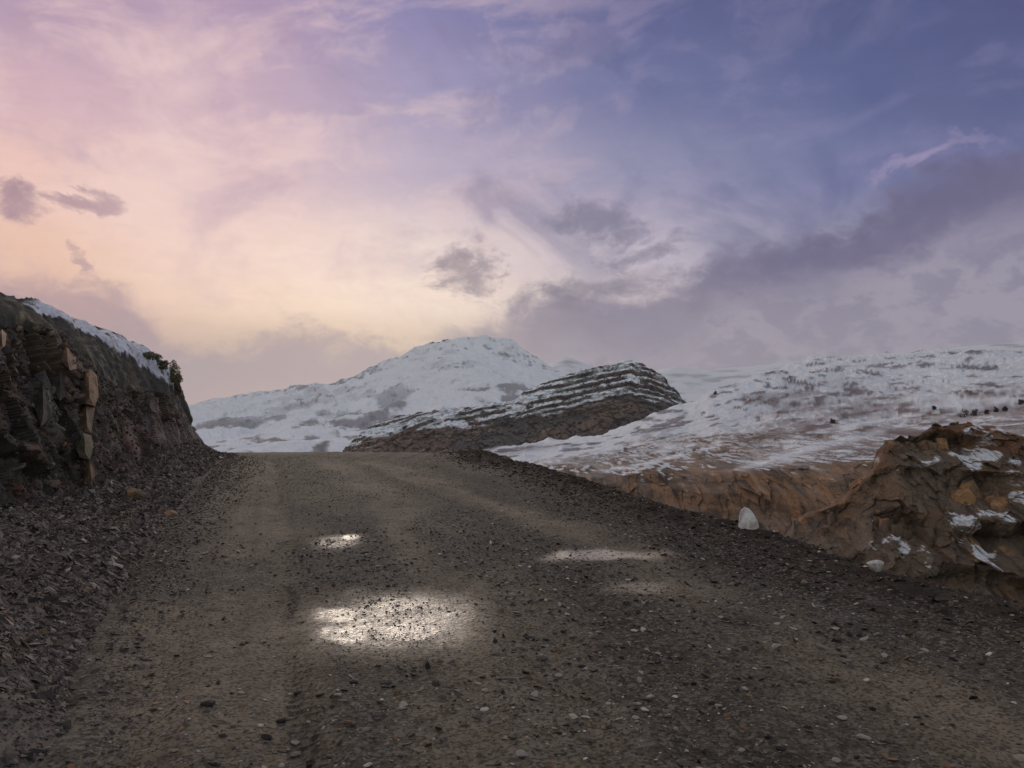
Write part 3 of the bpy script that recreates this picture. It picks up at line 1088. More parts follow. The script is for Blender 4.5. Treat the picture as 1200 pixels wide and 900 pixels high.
slab([(87, 437), (96, 434), (106, 433), (113, 441), (115, 463), (111, 476), (100, 473), (90, 476), (86, 460)], 104, 1.0, M_TAN, 'broad tan rock slab at the top of the standing outcrop')
slab([(90, 477), (100, 474), (111, 478), (109, 492), (107, 508), (98, 506), (85, 508), (83, 494)], 101, 1.2, M_TAN, 'tan rock slab in the middle of the standing outcrop')
slab([(85, 509), (97, 507), (107, 510), (110, 526), (105, 539), (94, 536), (87, 522)], 99, 1.2, M_OLIVE, 'olive grey rock slab at the foot of the standing outcrop')
slab([(99, 546), (106, 542), (114, 557), (112, 569), (106, 573), (98, 563)], 106, 0.8, M_TAN, 'low tan rock slab below the standing outcrop')
slab([(66, 388), (72, 390), (78, 406), (88, 418), (90, 432), (82, 434), (72, 424), (64, 400)], 78, 1.4, M_RUST, 'rust brown rock slab near the cliff top')
slab([(58, 428), (68, 424), (80, 436), (80, 462), (70, 470), (60, 452)], 70, 1.2, M_GREYB, 'grey rock slab left of the tan outcrop')
slab([(40, 440), (52, 434), (60, 452), (60, 488), (48, 500), (38, 470)], 50, 1.2, M_GREYB, 'tall grey rock slab in the middle of the cliff')
slab([(2, 386), (8, 392), (6, 406), (-2, 412), (-8, 402)], 2, 1.4, M_RUST, 'small rust rock slab at the left cliff top')


def place(o, px, py, bvh=None, sink=0.0, rz=0.0):
    if bvh is None:
        x, y = hitroad(px, py)
        # refine on the real surface
        o.location = (x, y, G1(x, y) - sink)
    else:
        h = cast(bvh, px, py)
        p = h[0] if h[0] else Vector(P(px, py, 15))
        o.location = p - Vector((0, 0, sink))
    o.rotation_euler = (0, 0, rz)
    return o


r1 = tag(rock_mesh('rock', (0.30, 0.26, 0.32), M_TAN, 5), 'tan pointed rock at the foot of the cliff, larger of the two fallen rocks', 'rock', 'rocks fallen below the cliff')
place(r1, 158, 584, BANK_BVH, 0.02, 0.4)
r2 = tag(rock_mesh('rock', (0.24, 0.2, 0.17), M_TAN, 6), 'small pale brown rock on the scree right of the tan rock', 'rock', 'rocks fallen below the cliff')
place(r2, 199, 603, BANK_BVH, 0.01, 1.4)
r3 = tag(rock_mesh('rock', (0.22, 0.16, 0.10), M_WHITE2, 7), 'pale flat rock at the far foot of the bank by the crest', 'rock', 'rocks fallen below the cliff')
place(r3, 256, 537, BANK_BVH, 0.0, 0.2)
r4 = tag(rock_mesh('rock', (0.30, 0.26, 0.34), M_DARKR, 8), 'dark knobbly rock standing on the crest of the road against the snow', 'rock')
place(r4, 588, 538, None, 0.02, 0.2)
r4.location = Vector(P(588, 537, 27.0))
r4.location.z = G1(r4.location.x, r4.location.y) + 0.06

# white boundary stone: a shaped block with a grey left facet
def white_stone():
    prof = [  # height, left, right (m) front-back half depth
        (-0.06, -0.150, 0.19, 0.12), (0.04, -0.150, 0.195, 0.125), (0.11, -0.146, 0.178, 0.12), (0.19, -0.138, 0.140, 0.11),
        (0.26, -0.125, 0.100, 0.095), (0.31, -0.098, 0.058, 0.075), (0.34, -0.070, 0.020, 0.045), (0.35, -0.05, -0.01, 0.02)]
    n = 14
    v = []
    r = random.Random(4)
    for h, l, rr, dp in prof:
        cx, hw = (l + rr) / 2, (rr - l) / 2
        for k in range(n):
            a = 2 * math.pi * k / n
            ca, sa = math.cos(a), math.sin(a)
            q = 0.8
            X_ = cx + hw * math.copysign(abs(ca) ** q, ca)
            Y_ = dp * math.copysign(abs(sa) ** q, sa)
            # vertical cleft on the front, left of centre
            if sa < -0.3:
                Y_ += 0.05 * math.exp(-((X_ + 0.07) / 0.022) ** 2)
            v.append((X_ + r.uniform(-.007, .007), Y_ + r.uniform(-.012, .012), h + r.uniform(-.008, .008)))
    v.append((-0.02, 0, 0.35))
    f = []
    for i in range(len(prof) - 1):
        for k in range(n):
            a, b = i * n + k, i * n + (k + 1) % n
            f += [(a, b, b + n), (a, b + n, a + n)]
    t0 = (len(prof) - 1) * n
    for k in range(n):
        f.append((t0 + k, t0 + (k + 1) % n, len(v) - 1))
    return mesh_obj('boundary_stone', np.array(v), np.array(f), M_WHITE, None, smooth=False)


ws = tag(white_stone(), 'upright white stone with a rounded top standing on the outer road edge', 'stone')
wx_, wy_ = hitroad(876, 627)
ws.location = (wx_, wy_, G1(wx_, wy_) + 0.0)
k_ = wy_ * 23.5 / F / 0.35
ws.scale = (k_, k_, k_ * 0.95)
sw = tag(rock_mesh('rock', (0.14, 0.12, 0.10), M_WHITE2, 12, facets=4), 'small rounded white rock lying at the outer road edge right of the upright stone', 'rock')
wx_, wy_ = hitroad(1027, 676)
sw.location = (wx_, wy_, G1(wx_, wy_) + 0.04)

# loose stones on the near road, large enough to pick out
ROADST = [(284, 752, 9, 0), (308, 748, 9, 2), (289, 751, 6, 1), (245, 832, 16, 1), (180, 834, 7, 1), (188, 834, 7, 2), (560, 803, 8, 2), (569, 812, 9, 2), (655, 791, 10, 2),
          (635, 770, 14, 0), (470, 834, 12, 2), (452, 800, 12, 0), (396, 822, 11, 2), (346, 862, 12, 2), (444, 840, 14, 0), (600, 873, 16, 0), (612, 893, 16, 2), (690, 868, 12, 0),
          (762, 818, 10, 2), (800, 898, 16, 0), (988, 842, 12, 2), (1012, 864, 16, 2), (1040, 868, 14, 0), (860, 862, 12, 0), (842, 828, 10, 2), (910, 760, 12, 2), (940, 800, 12, 0),
          (1084, 763, 10, 2), (1196, 884, 16, 2), (1130, 800, 10, 0), (520, 872, 12, 0), (330, 838, 14, 1), (312, 860, 16, 1), (640, 745, 8, 1), (700, 742, 8, 2), (730, 690, 6, 0),
          (240, 648, 8, 2), (265, 658, 6, 2), (443, 662, 6, 2), (352, 898, 14, 0), (560, 845, 12, 0), (745, 850, 10, 2), (1060, 820, 9, 0), (915, 880, 12, 1), (980, 890, 12, 2), (1150, 860, 12, 0)]
mats_s = [M_GREYR, M_DARKR, simple_mat('pale_rock', (164, 158, 148), (128, 120, 110), 14.0, 0.85, 0.4, 0.008)]
words = ['mid grey', 'dark', 'pale']
protos = {}
for i, (px, py, w_, ci) in enumerate(ROADST):
    x, y = hitroad(px, py)
    s_ = y * w_ / F
    key = (ci, i % 3)
    if key not in protos:
        protos[key] = rock_mesh('stone', (1.0, 0.8, 0.42), mats_s[ci], 20 + ci * 5 + i % 3, sub=1, facets=6)
        o = protos[key]
    else:
        o = protos[key].copy()
        COL.objects.link(o)
    o.location = (x, y, G1(x, y) + 0.08 * s_)
    o.rotation_euler = (0, 0, random.uniform(0, 6.28))
    o.scale = (s_, s_, s_)
    side = 'left wheel track' if px < 420 else ('middle of the gravel road' if px < 780 else 'right side of the gravel road')
    tag(o, '%s loose stone lying on the %s' % (words[ci], side), 'stone', '%s loose stones on the %s' % (words[ci], side))

# bent dry stick beside the white stone
sp = [P(846, 626, wy_), P(856, 628, wy_), P(863, 627, wy_), P(866, 616, wy_)]
yS = ws.location.y - 0.05
sp = [Vector(P(a_, b_, yS)) for a_, b_ in ((842, 625.5), (850, 627), (858, 628), (863, 625), (864, 616))]
vv, ff = [], []
for i, p in enumerate(sp):
    for k in range(6):
        a = k / 6 * 2 * math.pi
        rr = 0.013 * (1 - 0.12 * i)
        vv.append((p.x + rr * math.cos(a) * (1 if i > 2 else 0.3), p.y + rr * math.cos(a), p.z + rr * math.sin(a)))
for i in range(len(sp) - 1):
    for k in range(6):
        a, b = i * 6 + k, i * 6 + (k + 1) % 6
        ff += [(a, b, b + 6), (a, b + 6, a + 6)]
tag(mesh_obj('dry_stick', np.array(vv), np.array(ff), simple_mat('dry_wood', (150, 132, 108), (110, 94, 76), 20.0), None), 'bent pale stick at the left foot of the upright white stone', 'stick')


# ------------------------------------------------------------------ shrubs
def leaf_clump(name, n, dims, leaf, cols, seed, parent, mat, lobes=13):
    r = np.random.default_rng(seed)
    ctr = r.normal(0, 1, (lobes, 3))
    ctr /= np.linalg.norm(ctr, axis=1)[:, None]
    ctr *= r.uniform(0.3, 0.75, (lobes, 1))
    k = r.integers(0, lobes, n)
    dirn = r.normal(0, 1, (n, 3))
    dirn /= np.linalg.norm(dirn, axis=1)[:, None]
    p = (ctr[k] + dirn * (r.uniform(0.15, 0.5, n) ** 0.6)[:, None] * 0.55)
    p[:, 2] = np.abs(p[:, 2] + 0.45)
    p = p * np.array(dims) * 0.5
    a = r.normal(0, 1, (n, 3)); a /= np.linalg.norm(a, axis=1)[:, None]
    b = np.cross(a, r.normal(0, 1, (n, 3))); b /= np.linalg.norm(b, axis=1)[:, None]
    L = leaf * r.uniform(0.6, 1.3, (n, 1))
    v = np.stack([p - b * L * 0.45, p + a * L, p + b * L * 0.45, p - a * L * 0.5], 1).reshape(-1, 3)
    f = np.arange(n * 4).reshape(-1, 4)
    pal = np.array([lin(c_) for c_ in cols])
    cc = np.repeat(pal[r.integers(0, len(pal), n)] * r.uniform(0.7, 1.2, (n, 1)), 4, 0)
    return mesh_obj(name, v, f, mat, cc, smooth=False, parent=parent)


def stems(name, n, h, rad, seed, parent, mat, spread=0.5):
    r = np.random.default_rng(seed)
    v, f = [], []
    for i in range(n):
        a = r.uniform(0, 6.28); sp_ = r.uniform(0.1, spread)
        pts_ = [np.array([0, 0, -0.05 * h]), np.array([math.cos(a) * sp_ * 0.3, math.sin(a) * sp_ * 0.3, 0.4]) * h, np.array([math.cos(a) * sp_, math.sin(a) * sp_, 0.85]) * h]
        for j, p in enumerate(pts_):
            rr = rad * (1 - 0.4 * j)
            for k in range(5):
                t_ = k / 5 * 6.2832
                v.append(p + np.array([math.cos(t_) * rr, math.sin(t_) * rr, 0]))
        o = i * 15
        for j in range(2):
            for k in range(5):
                a_, b_ = o + j * 5 + k, o + j * 5 + (k + 1) % 5
                f.append((a_, b_, b_ + 5, a_ + 5))
    return mesh_obj(name, np.array(v), np.array(f), mat, None, parent=parent)


M_LEAF = terrain_mat('shrub_leaves', bump=0.0, bscale=10, rough=0.8, tint=0.3, spec=0.2)
M_STEM = simple_mat('shrub_stem', (84, 72, 60), (56, 48, 42), 12.0)


def shrub(loc, dims, label, seed, cols, n=900, leaf=0.05, group=None, kind='shrub'):
    e = bpy.data.objects.new(kind, None)
    COL.objects.link(e)
    e.location = loc
    e.rotation_euler = (0, 0, seed)
    leaf_clump('foliage', n, dims, leaf, cols, seed, e, M_LEAF)
    stems('stem' if kind == 'shrub' else 'trunk', 6 if kind == 'shrub' else 3, dims[2] * 0.5, dims[0] * 0.02, seed, e, M_STEM, 0.5)
    tag(e, label, kind, group)
    return e


GR = [(96, 104, 84), (116, 118, 88), (80, 86, 72), (132, 126, 92)]
OL = [(124, 116, 82), (98, 100, 76), (146, 130, 90), (84, 86, 68)]


def hitbank(px, py, dflt):
    h = cast(BANK_BVH, px, py)
    return h[0] if h[0] else Vector(P(px, py, dflt))


GB = 'shrubs along the top of the roadside bank'
for px, py, w_, h_, lab, cl, sd_ in [
    (172, 417, 30, 12, 'low grey green cushion shrub on the snow edge of the bank, uppermost on the slope', GR, 1),
    (188, 428, 22, 14, 'flat dark green shrub between the cushion shrub and the upright shrub on the bank', GR, 2),
    (202, 440, 20, 27, 'upright dark olive shrub outlined against the sky at the end of the bank', OL, 3),
    (206, 456, 14, 22, 'yellowish olive shrub hanging on the cliff edge below the upright shrub', OL, 4)]:
    p = hitbank(px, py + h_ * 0.3, 22)
    k_ = p.y / F
    shrub(p, (w_ * k_ * 1.3, w_ * k_ * 1.1, h_ * k_ * 1.35), lab, sd_, cl, 2200, 0.028, GB)

# ------------------------------------------------------------------ distant mountains
def mtn(name, lines, x0, x1, nu, rows_per, noise_fn, color_fn, mat, label):
    L = []
    for ln in lines:
        L.append(pixline(ln, x0, x1))
    V, T = loft(L, nu, rows_per)
    T2 = np.broadcast_to(T[:, None], V.shape[:2])
    PX = np.broadcast_to(np.linspace(x0, x1, nu)[None, :], V.shape[:2])
    V = noise_fn(V, T2, PX)
    n = normals(V)
    n = np.where((n[..., 2] < 0)[..., None], -n, n)
    c = color_fn(V, T2, PX, n)
    o = mesh_obj(name, V, grid_faces(*V.shape[:2]), mat, c, smooth=name in ('far_ridge',), kind='structure')
    o['label'] = label
    return o


SNOW = C((228, 235, 238))
M_FAR = terrain_mat('snowy_mountain', bump=0.5, bscale=0.02, bdist=18.0, rough=0.9, tint=0.12, spec=0.1)


def m1_noise(V, T, PX):
    x, y, z = V[..., 0], V[..., 1], V[..., 2]
    env = sm(T, 0.0, 1.0) * 0.75 + 0.25
    env = np.where(T > 0.97, 1.0 - 0.90 * np.exp(-((T - 1) / 0.10) ** 2), env)
    h = 75 * fbm(x / 420, y / 420, oct=6, seed=101, ridged=True) + 32 * fbm(x / 1100, y / 1100, oct=3, seed=102)
    env = env * (1 - 0.6 * sm(T, 2.9, 3.4))
    fine_ = 22 * fbm(x / 90, y / 90, oct=4, seed=103, ridged=True)
    V = V.copy()
    V[..., 2] += (h - 15) * env * 0.7 + fine_ * (0.12 + 0.5 * env)
    # stepped crag at the summit
    top = np.exp(-((T - 1.05) / 0.12) ** 2) * np.exp(-((PX - 560) / 60) ** 2)
    V[..., 2] += top * 18 * np.sign(np.sin(PX / 7 + 2 * vnoise(x / 60, y / 60))) * 0.5
    return V


def m1_color(V, T, PX, n):
    x, y, z = V[..., 0], V[..., 1], V[..., 2]
    a = fbm(x / 260, y / 400, z / 160, oct=6, seed=110)
    b = fbm(x / 60, y / 120, z / 40, oct=5, seed=111)
    steep = sm(1 - n[..., 2], 0.18, 0.50)
    c = np.ones(x.shape + (3,)) * SNOW * 0.98
    rock = C((92, 92, 98))
    c = blend(c, C((150, 156, 170)), sm(a + 0.9 * b, 0.1, 0.4) * 0.3)
    c = blend(c, rock, steep * sm(b, -0.2, 0.4) * 0.75)
    # dark rock bands by the summit and shoulders
    band = np.exp(-((T - 1.03 - 0.02 * a) / 0.03) ** 2) * sm(a + b + 0.25 * np.sign(np.sin(PX / 9.0)), -0.25, 0.1) * sm(PX, 360, 500)
    band = band + np.exp(-((T - 1.22 - 0.05 * a) / 0.02) ** 2) * sm(a + b, 0.0, 0.2) * sm(PX, 430, 520)
    c = blend(c, C((62, 66, 74)), np.clip(band, 0, 1) * 0.95)
    cap = (1 - sm(T + 0.03 * b, 1.07, 1.13)) * sm(T, 0.97, 0.99) * np.maximum(sm(PX, 494, 500) * (1 - sm(PX, 520, 530)), sm(PX, 572, 582) * (1 - sm(PX, 634, 646)))
    c = blend(c, C((58, 60, 66)), cap * sm(b + 0.3, -0.2, 0.2) * 0.9)
    d_ = fbm(x / 22, y / 60, z / 20, oct=4, seed=114)
    c = blend(c, C((92, 96, 104)), sm(d_ + 0.5 * a + 0.35 * (T < 1.5), 0.50, 0.62) * 0.6)
    s1 = np.exp(-((T - 1.30 - 0.08 * a) / 0.02) ** 2) * sm(b + a, 0.0, 0.3)
    c = blend(c, C((96, 98, 106)), s1 * 0.6)
    # scrubby grey-brown patches in the lower left
    low = sm(T, 2.2, 2.9)
    c = blend(c, C((120, 118, 122)), low * sm(a + 1.1 * b, 0.10, 0.34) * 0.7)
    c = blend(c, C((104, 94, 86)), sm(T, 3.2, 3.6) * sm(a + b, 0.0, 0.4) * 0.6)
    return c


D1 = 4200
mtn('snowy_mountain', [
    [(150, 560, 6200), (560, 500, 6200), (780, 560, 6200)],
    [(150, 480, 4300), (222, 475, 4300), (260, 470, 4300), (300, 464, 4300), (360, 456, 4300), (400, 446, 4250), (432, 436, 4200), (455, 428, 4200), (480, 414, 4200), (500, 403, 4200), (512, 400, 4200), (540, 397, 4200), (565, 398, 4200), (590, 402, 4200), (606, 406, 4200), (612, 411, 4200), (632, 424, 4200), (650, 438, 4200), (700, 460, 4200), (780, 500, 4200)],
    [(150, 496, 3700), (300, 486, 3600), (400, 468, 3500), (480, 446, 3500), (560, 436, 3500), (640, 452, 3500), (780, 520, 3500)],
    [(150, 515, 3000), (300, 506, 2900), (420, 492, 2800), (520, 474, 2800), (600, 470, 2800), (780, 530, 2800)],
    [(150, 545, 2200), (300, 545, 2000), (450, 545, 2000), (600, 545, 2200), (780, 560, 2200)],
], 150, 780, 560, [10, 80, 60, 50], m1_noise, m1_color, M_FAR, 'broad snow covered mountain with a rocky flat summit behind the road')


# banded rock mountain
def strata(V, T, PX):
    """stratigraphic coordinate of the arched beds, in photo-like metres"""
    x, y, z = V[..., 0], V[..., 1], V[..., 2]
    arch = ((PX - 742) / 100.0)
    s_ = z + 0.0 * x
    dip = np.where(arch < 0, np.abs(arch) ** 1.2 * 40.0, arch ** 2 * 130.0)       # beds fall to the left gently, bend down at the right
    q = s_ + dip + 15 * fbm(x / 130, y / 200, oct=4, seed=120) + 9 * sm(PX, 738, 746)
    return q + 7 * vnoise(q / 23.0, q * 0 + 0.3, seed=128) + 3 * vnoise(q / 9.0, q * 0 + 7.3, x / 200, seed=129)


def m2_noise(V, T, PX):
    V = V.copy()
    x, y, z = V[..., 0], V[..., 1], V[..., 2]
    face = sm(T, 0.9, 1.1)
    V[..., 2] += 7 * fbm(x / 90, y / 90, oct=5, seed=121, ridged=True) * face + 3 * fbm(x / 22, y / 22, z / 22, oct=4, seed=123)
    V[..., 1] += -22 * fbm(x / 45, z / 110, oct=5, seed=122, ridged=True) * face
    s_ = strata(V, T, PX)
    ph = (s_ / 14.0) % 1.0
    # hard beds stand proud
    hard = sm(ph, 0.42, 0.52) * (1 - sm(ph, 0.90, 1.0))
    hard = hard * (1 - sm(T, 2.1, 2.4))
    h1, e1, cid = facet(x / 26, y / 60, z / 22, seed=139)
    h2, e2, gid = facet(x / 9, y / 30, z / 8, seed=143)
    V[..., 1] -= (14 * h1 + 7 * h2) * face
    V[..., 2] += (3.0 * h2) * sm(T, 0.9, 1.0)
    V[..., 1] -= 7 * hard * face
    V[..., 2] += 1.5 * hard * sm(T, 0.8, 1.0)
    return V


def m2_color(V, T, PX, n):
    x, y, z = V[..., 0], V[..., 1], V[..., 2]
    a = fbm(x / 80, y / 80, z / 30, oct=5, seed=125)
    b = fbm(x / 20, y / 20, z / 9, oct=4, seed=126)
    s_ = strata(V, T, PX)
    ph = ((s_ + 2.5 * b + 1.5 * a) / 14.0) % 1.0
    thin = sm(PX, 620, 720) * (1 - sm(T, 1.7, 2.0))
    hard = sm(ph, 0.40 - 0.20 * thin, 0.46 - 0.16 * thin) * (1 - sm(ph, 0.92 + 0.03 * thin, 1.0))
    ROCK, RED = C((88, 82, 80)), C((98, 76, 68))
    c = np.ones(x.shape + (3,)) * ROCK
    c = blend(c, RED, sm(a, 0.0, 0.4) * 0.7)
    c = blend(c, C((76, 70, 70)), sm(b, 0.1, 0.5) * 0.6)
    snowline = sm(2.06 - T + 0.26 * a + 0.10 * b, 0.0, 0.14)
    hard = hard * sm(vnoise(x / 70, np.floor(s_ / 14.0) * 3.7, seed=130) + 0.5 * b, -0.55, -0.15)
    sn = (1 - hard) * snowline * (1 - sm(b + 0.5 * a, 0.25, 0.5))
    # snow fans break across the beds
    sn = np.maximum(sn, snowline * sm(fbm(x / 60, z / 60, oct=5, seed=127), 0.30, 0.42) * (0.9 - 0.6 * thin))
    sn = np.maximum(sn, sm(1.06 - T, 0.0, 0.05) * sm(-b, -0.2, 0.1) * 0.8)
    # lower half: brown rubble slopes with thin snow traces
    lower = 1 - snowline
    hW, eW, idW = facet(x / 16, y / 50, z / 16, seed=146)
    c = blend(c, C((108, 96, 82)), lower * sm(a, -0.2, 0.3) * 0.8)
    c = c * (1 + (0.45 * (idW - 0.5) * lower)[..., None])
    c = blend(c, C((80, 84, 78)), lower * sm(-a + 0.5 * b, 0.1, 0.4) * 0.6)
    sn = np.maximum(sn, lower * sm(0.06 - np.abs(ph - 0.2), 0, 0.05) * sm(a, 0.1, 0.3) * 0.55 * sm(640 - PX, -30, 40))
    left = sm(560 - PX, 0, 60)
    c = blend(c, C((110, 90, 76)), left * 0.5)
    c = blend(c, SNOW, np.clip(sn, 0, 1))
    return c * (1 + 0.15 * b[..., None] * (1 - sn[..., None]))


M_BAND = terrain_mat('banded_rock', bump=0.6, bscale=0.06, bdist=3.0, rough=0.9, tint=0.25, spec=0.1)
mtn('banded_mountain', [
    [(400, 560, 2500), (600, 540, 2500), (735, 500, 2500), (860, 560, 2500)],
    [(400, 534, 1900), (416, 519, 1900), (424, 508, 1900), (440, 499, 1900), (470, 489, 1900), (500, 484, 1900), (560, 476, 1900), (600, 471, 1900), (612, 462, 1900), (640, 449, 1900), (664, 441, 1900), (680, 433, 1900), (700, 431, 1900), (716, 427, 1900), (735, 425, 1900), (752, 427, 1900), (764, 434, 1900), (776, 443, 1900), (788, 456, 1900), (798, 468, 1900), (806, 476, 1900), (840, 500, 1900), (860, 520, 1900)],
    [(400, 537, 1750), (430, 516, 1750), (500, 506, 1750), (600, 493, 1750), (680, 478, 1750), (740, 466, 1750), (800, 482, 1750), (860, 530, 1750)],
    [(400, 542, 1600), (500, 535, 1600), (600, 530, 1600), (700, 520, 1600), (800, 510, 1600), (860, 540, 1600)],
    [(400, 555, 1300), (500, 555, 1300), (600, 555, 1300), (700, 550, 1300), (800, 545, 1300), (860, 560, 1300)],
], 400, 860, 560, [10, 110, 80, 20], m2_noise, m2_color, M_BAND, 'banded rock mountain with arched dark beds and snow on the ledges')

# right hillside
def m3_noise(V, T, PX):
    V = V.copy()
    x, y, z = V[..., 0], V[..., 1], V[..., 2]
    k = y / 1000.0
    up = 1 - sm(T, 2.9, 3.2)
    V[..., 2] += up * (14 * k * fbm(x / 160, y / 300, oct=5, seed=131) + 5 * k * fbm(x / 40, y / 90, oct=4, seed=132, ridged=True))
    # canyon wall: blocky
    wl = sm(T, 2.8, 3.05)
    wz = z + 5 * fbm(x / 50, y / 50, oct=3, seed=136)
    ph = (wz / 11.0) % 1.0
    tri = np.where(ph < 0.5, ph, 0.5 * (1 - (ph - 0.5) / 0.5)) * 11
    h1, e1, cid = facet(x / 9, y / 40, z / 34, seed=133, tilt=0.5)
    h2, e2, gid = facet(x / 3, y / 16, z / 11, seed=138, tilt=0.5)
    V[..., 1] += wl * tri * (0.6 + 0.8 * vnoise(x / 30, wz / 11, seed=137))
    V[..., 1] -= wl * (7 * h1 + 3 * h2 + 8 * fbm(x / 26, y / 90, z / 90, oct=4, seed=134, ridged=True))
    return V


def m3_color(V, T, PX, n):
    x, y, z = V[..., 0], V[..., 1], V[..., 2]
    # anisotropic: beds run obliquely across the slope
    q = z - 0.10 * x
    k = 0.25 + 0.75 * sm(T, 2.2, 1.0) if False else np.where(T < 1.5, 1.0, 1.0) * (0.35 + 0.65 * (1 - sm(T, 1.0, 2.2)))
    a = fbm(x / (180 * k), y / 500, q / (26 * k), oct=5, seed=140)
    b = fbm(x / (40 * k), y / 200, q / (7 * k), oct=5, seed=141)
    f = fbm(x / (9 * k), y / 22, z / (5 * k), oct=3, seed=142)
    BR, BR2, OR = C((116, 99, 82)), C((88, 79, 69)), C((146, 116, 86))
    c = np.ones(x.shape + (3,)) * SNOW * 0.94
    c = blend(c, C((150, 150, 164)), sm(a + b * 0.5, 0.0, 0.5) * 0.5)
    # thin dark rock ribs
    c = blend(c, C((96, 90, 94)), sm(b + 0.3 * a, 0.14, 0.36) * 0.8)
    # scrubby freckles lower down
    low = sm(T + 0.3 * a, 1.5, 2.6) * (0.5 + 0.5 * sm(PX, 800, 900))
    c = blend(c, C((126, 104, 92)), low * sm(f + 0.6 * b + 0.4 * a, -0.34, 0.05) * 0.85)
    f2_ = fbm(x / 6, y / 25, z / 3, oct=3, seed=149)
    c = blend(c, C((134, 120, 116)), sm(T, 1.6, 2.3) * sm(f2_ + 0.5 * a, 0.05, 0.3) * 0.6)
    brown = sm(T + 0.30 * a + 0.28 * b + 0.22 * f, 2.62, 2.92)
    brown = np.maximum(brown, sm(T + 0.7 * a + 0.5 * b + 0.2 * f, 1.95, 2.30) * sm(900 - PX, -40, 60) * sm(PX, 640, 720) * 0.9)
    brown = np.maximum(brown, sm(0.05 - np.abs(T - 2.35 + (PX - 930) / 500 + 0.1 * a), 0, 0.03) * sm(b, -0.3, 0.1) * sm(PX, 820, 860) * 0.85)
    brown = np.maximum(brown, sm(PX, 1090, 1200) * sm(T + 0.2 * a + 0.3 * b, 2.35, 2.6) * 0.6)
    # snowy tongues running down to the left between the brown
    c = blend(c, BR, brown * 0.95)
    c = blend(c, BR2, brown * sm(b, -0.1, 0.3) * 0.7)
    c = blend(c, OR, brown * sm(a + f * 0.4, 0.15, 0.45) * 0.45)
    tong = np.exp(-((T - 2.92 + (PX - 700) * 0.0045 + 0.06 * a) / 0.06) ** 2) * sm(PX, 680, 720) * (1 - sm(PX, 830, 880))
    tong = np.maximum(tong, np.exp(-((T - 2.95 + (PX - 860) * 0.0040 + 0.06 * a) / 0.08) ** 2) * sm(PX, 850, 880) * (1 - sm(PX, 1000, 1060)))
    c = blend(c, SNOW * 0.95, np.clip(tong, 0, 1) * sm(b + f * .5, -0.35, 0.0))
    vst = fbm(x / 4, y / 60, z / 16, oct=5, seed=144)
    hst = fbm(x / 90, y / 90, z / 3.0, oct=4, seed=145)
    c = c * (1 + (0.7 * vst + 0.3 * hst)[..., None] * brown[..., None])
    hW, eW, idW = facet(x / 3.5, y / 24, z / 10, seed=148)
    c = c * (1 + (0.5 * (idW - 0.5) * brown)[..., None])
    c = blend(c, C((150, 116, 84)), brown * sm(idW, 0.72, 0.8) * 0.5)
    dots = sm(f + 0.5 * b + 0.5 * sm(3.15 - T, 0.0, 0.4), 0.62, 0.72) * brown * (1 - sm(T, 3.1, 3.4))
    c = blend(c, SNOW * 0.9, dots * 0.8)
    return c * (1 + 0.22 * (f * brown)[..., None])


M_HILL = terrain_mat('snowy_hillside', bump=1.0, bscale=0.6, bdist=1.4, rough=0.9, tint=0.5, spec=0.1)
mtn('snowy_hillside', [
    [(520, 570, 3200), (800, 560, 3200), (1000, 520, 3400), (1200, 500, 3400), (1420, 480, 3400)],
    [(520, 545, 1250), (560, 531, 1250), (600, 525, 1250), (640, 520, 1250), (700, 510, 1250), (740, 496, 1280), (780, 484, 1300), (810, 476, 1350), (830, 467, 1450), (870, 455, 1600), (900, 443, 1900), (935, 430, 2200), (960, 424, 2300), (1000, 420, 2400), (1060, 418, 2400), (1120, 416, 2450), (1200, 414, 2500), (1420, 400, 2500)],
    [(520, 550, 900), (640, 533, 900), (700, 530, 880), (780, 520, 850), (850, 505, 820), (950, 494, 800), (1050, 488, 780), (1200, 474, 700), (1420, 455, 650)],
    [(520, 565, 600), (640, 560, 600), (700, 560, 560), (780, 556, 520), (850, 552, 480), (950, 548, 440), (1050, 545, 400), (1200, 530, 340), (1420, 520, 300)],
    [(520, 600, 570), (640, 600, 565), (700, 605, 520), (780, 612, 480), (850, 618, 442), (950, 618, 405), (1050, 620, 366), (1200, 640, 305), (1420, 660, 270)],
    [(520, 700, 500), (640, 710, 490), (780, 740, 420), (950, 760, 350), (1200, 800, 270), (1420, 820, 240)],
], 520, 1420, 720, [8, 85, 85, 115, 10], m3_noise, m3_color, M_HILL, 'snow dusted hillside falling to a brown canyon wall')

# far hazy ranges
def far_noise(V, T, PX):
    V = V.copy()
    x, y, z = V[..., 0], V[..., 1], V[..., 2]
    V[..., 2] += 60 * fbm(x / 700, y / 700, oct=6, seed=151, ridged=True) * (0.3 + 0.7 * sm(T, 1.0, 1.6))
    return V


def far_color(V, T, PX, n):
    x, y, z = V[..., 0], V[..., 1], V[..., 2]
    a = fbm(x / 300, y / 300, z / 90, oct=5, seed=152)
    c = np.ones(x.shape + (3,)) * SNOW * 0.95
    return blend(c, C((130, 134, 146)), sm(a, 0.1, 0.5) * 0.6)


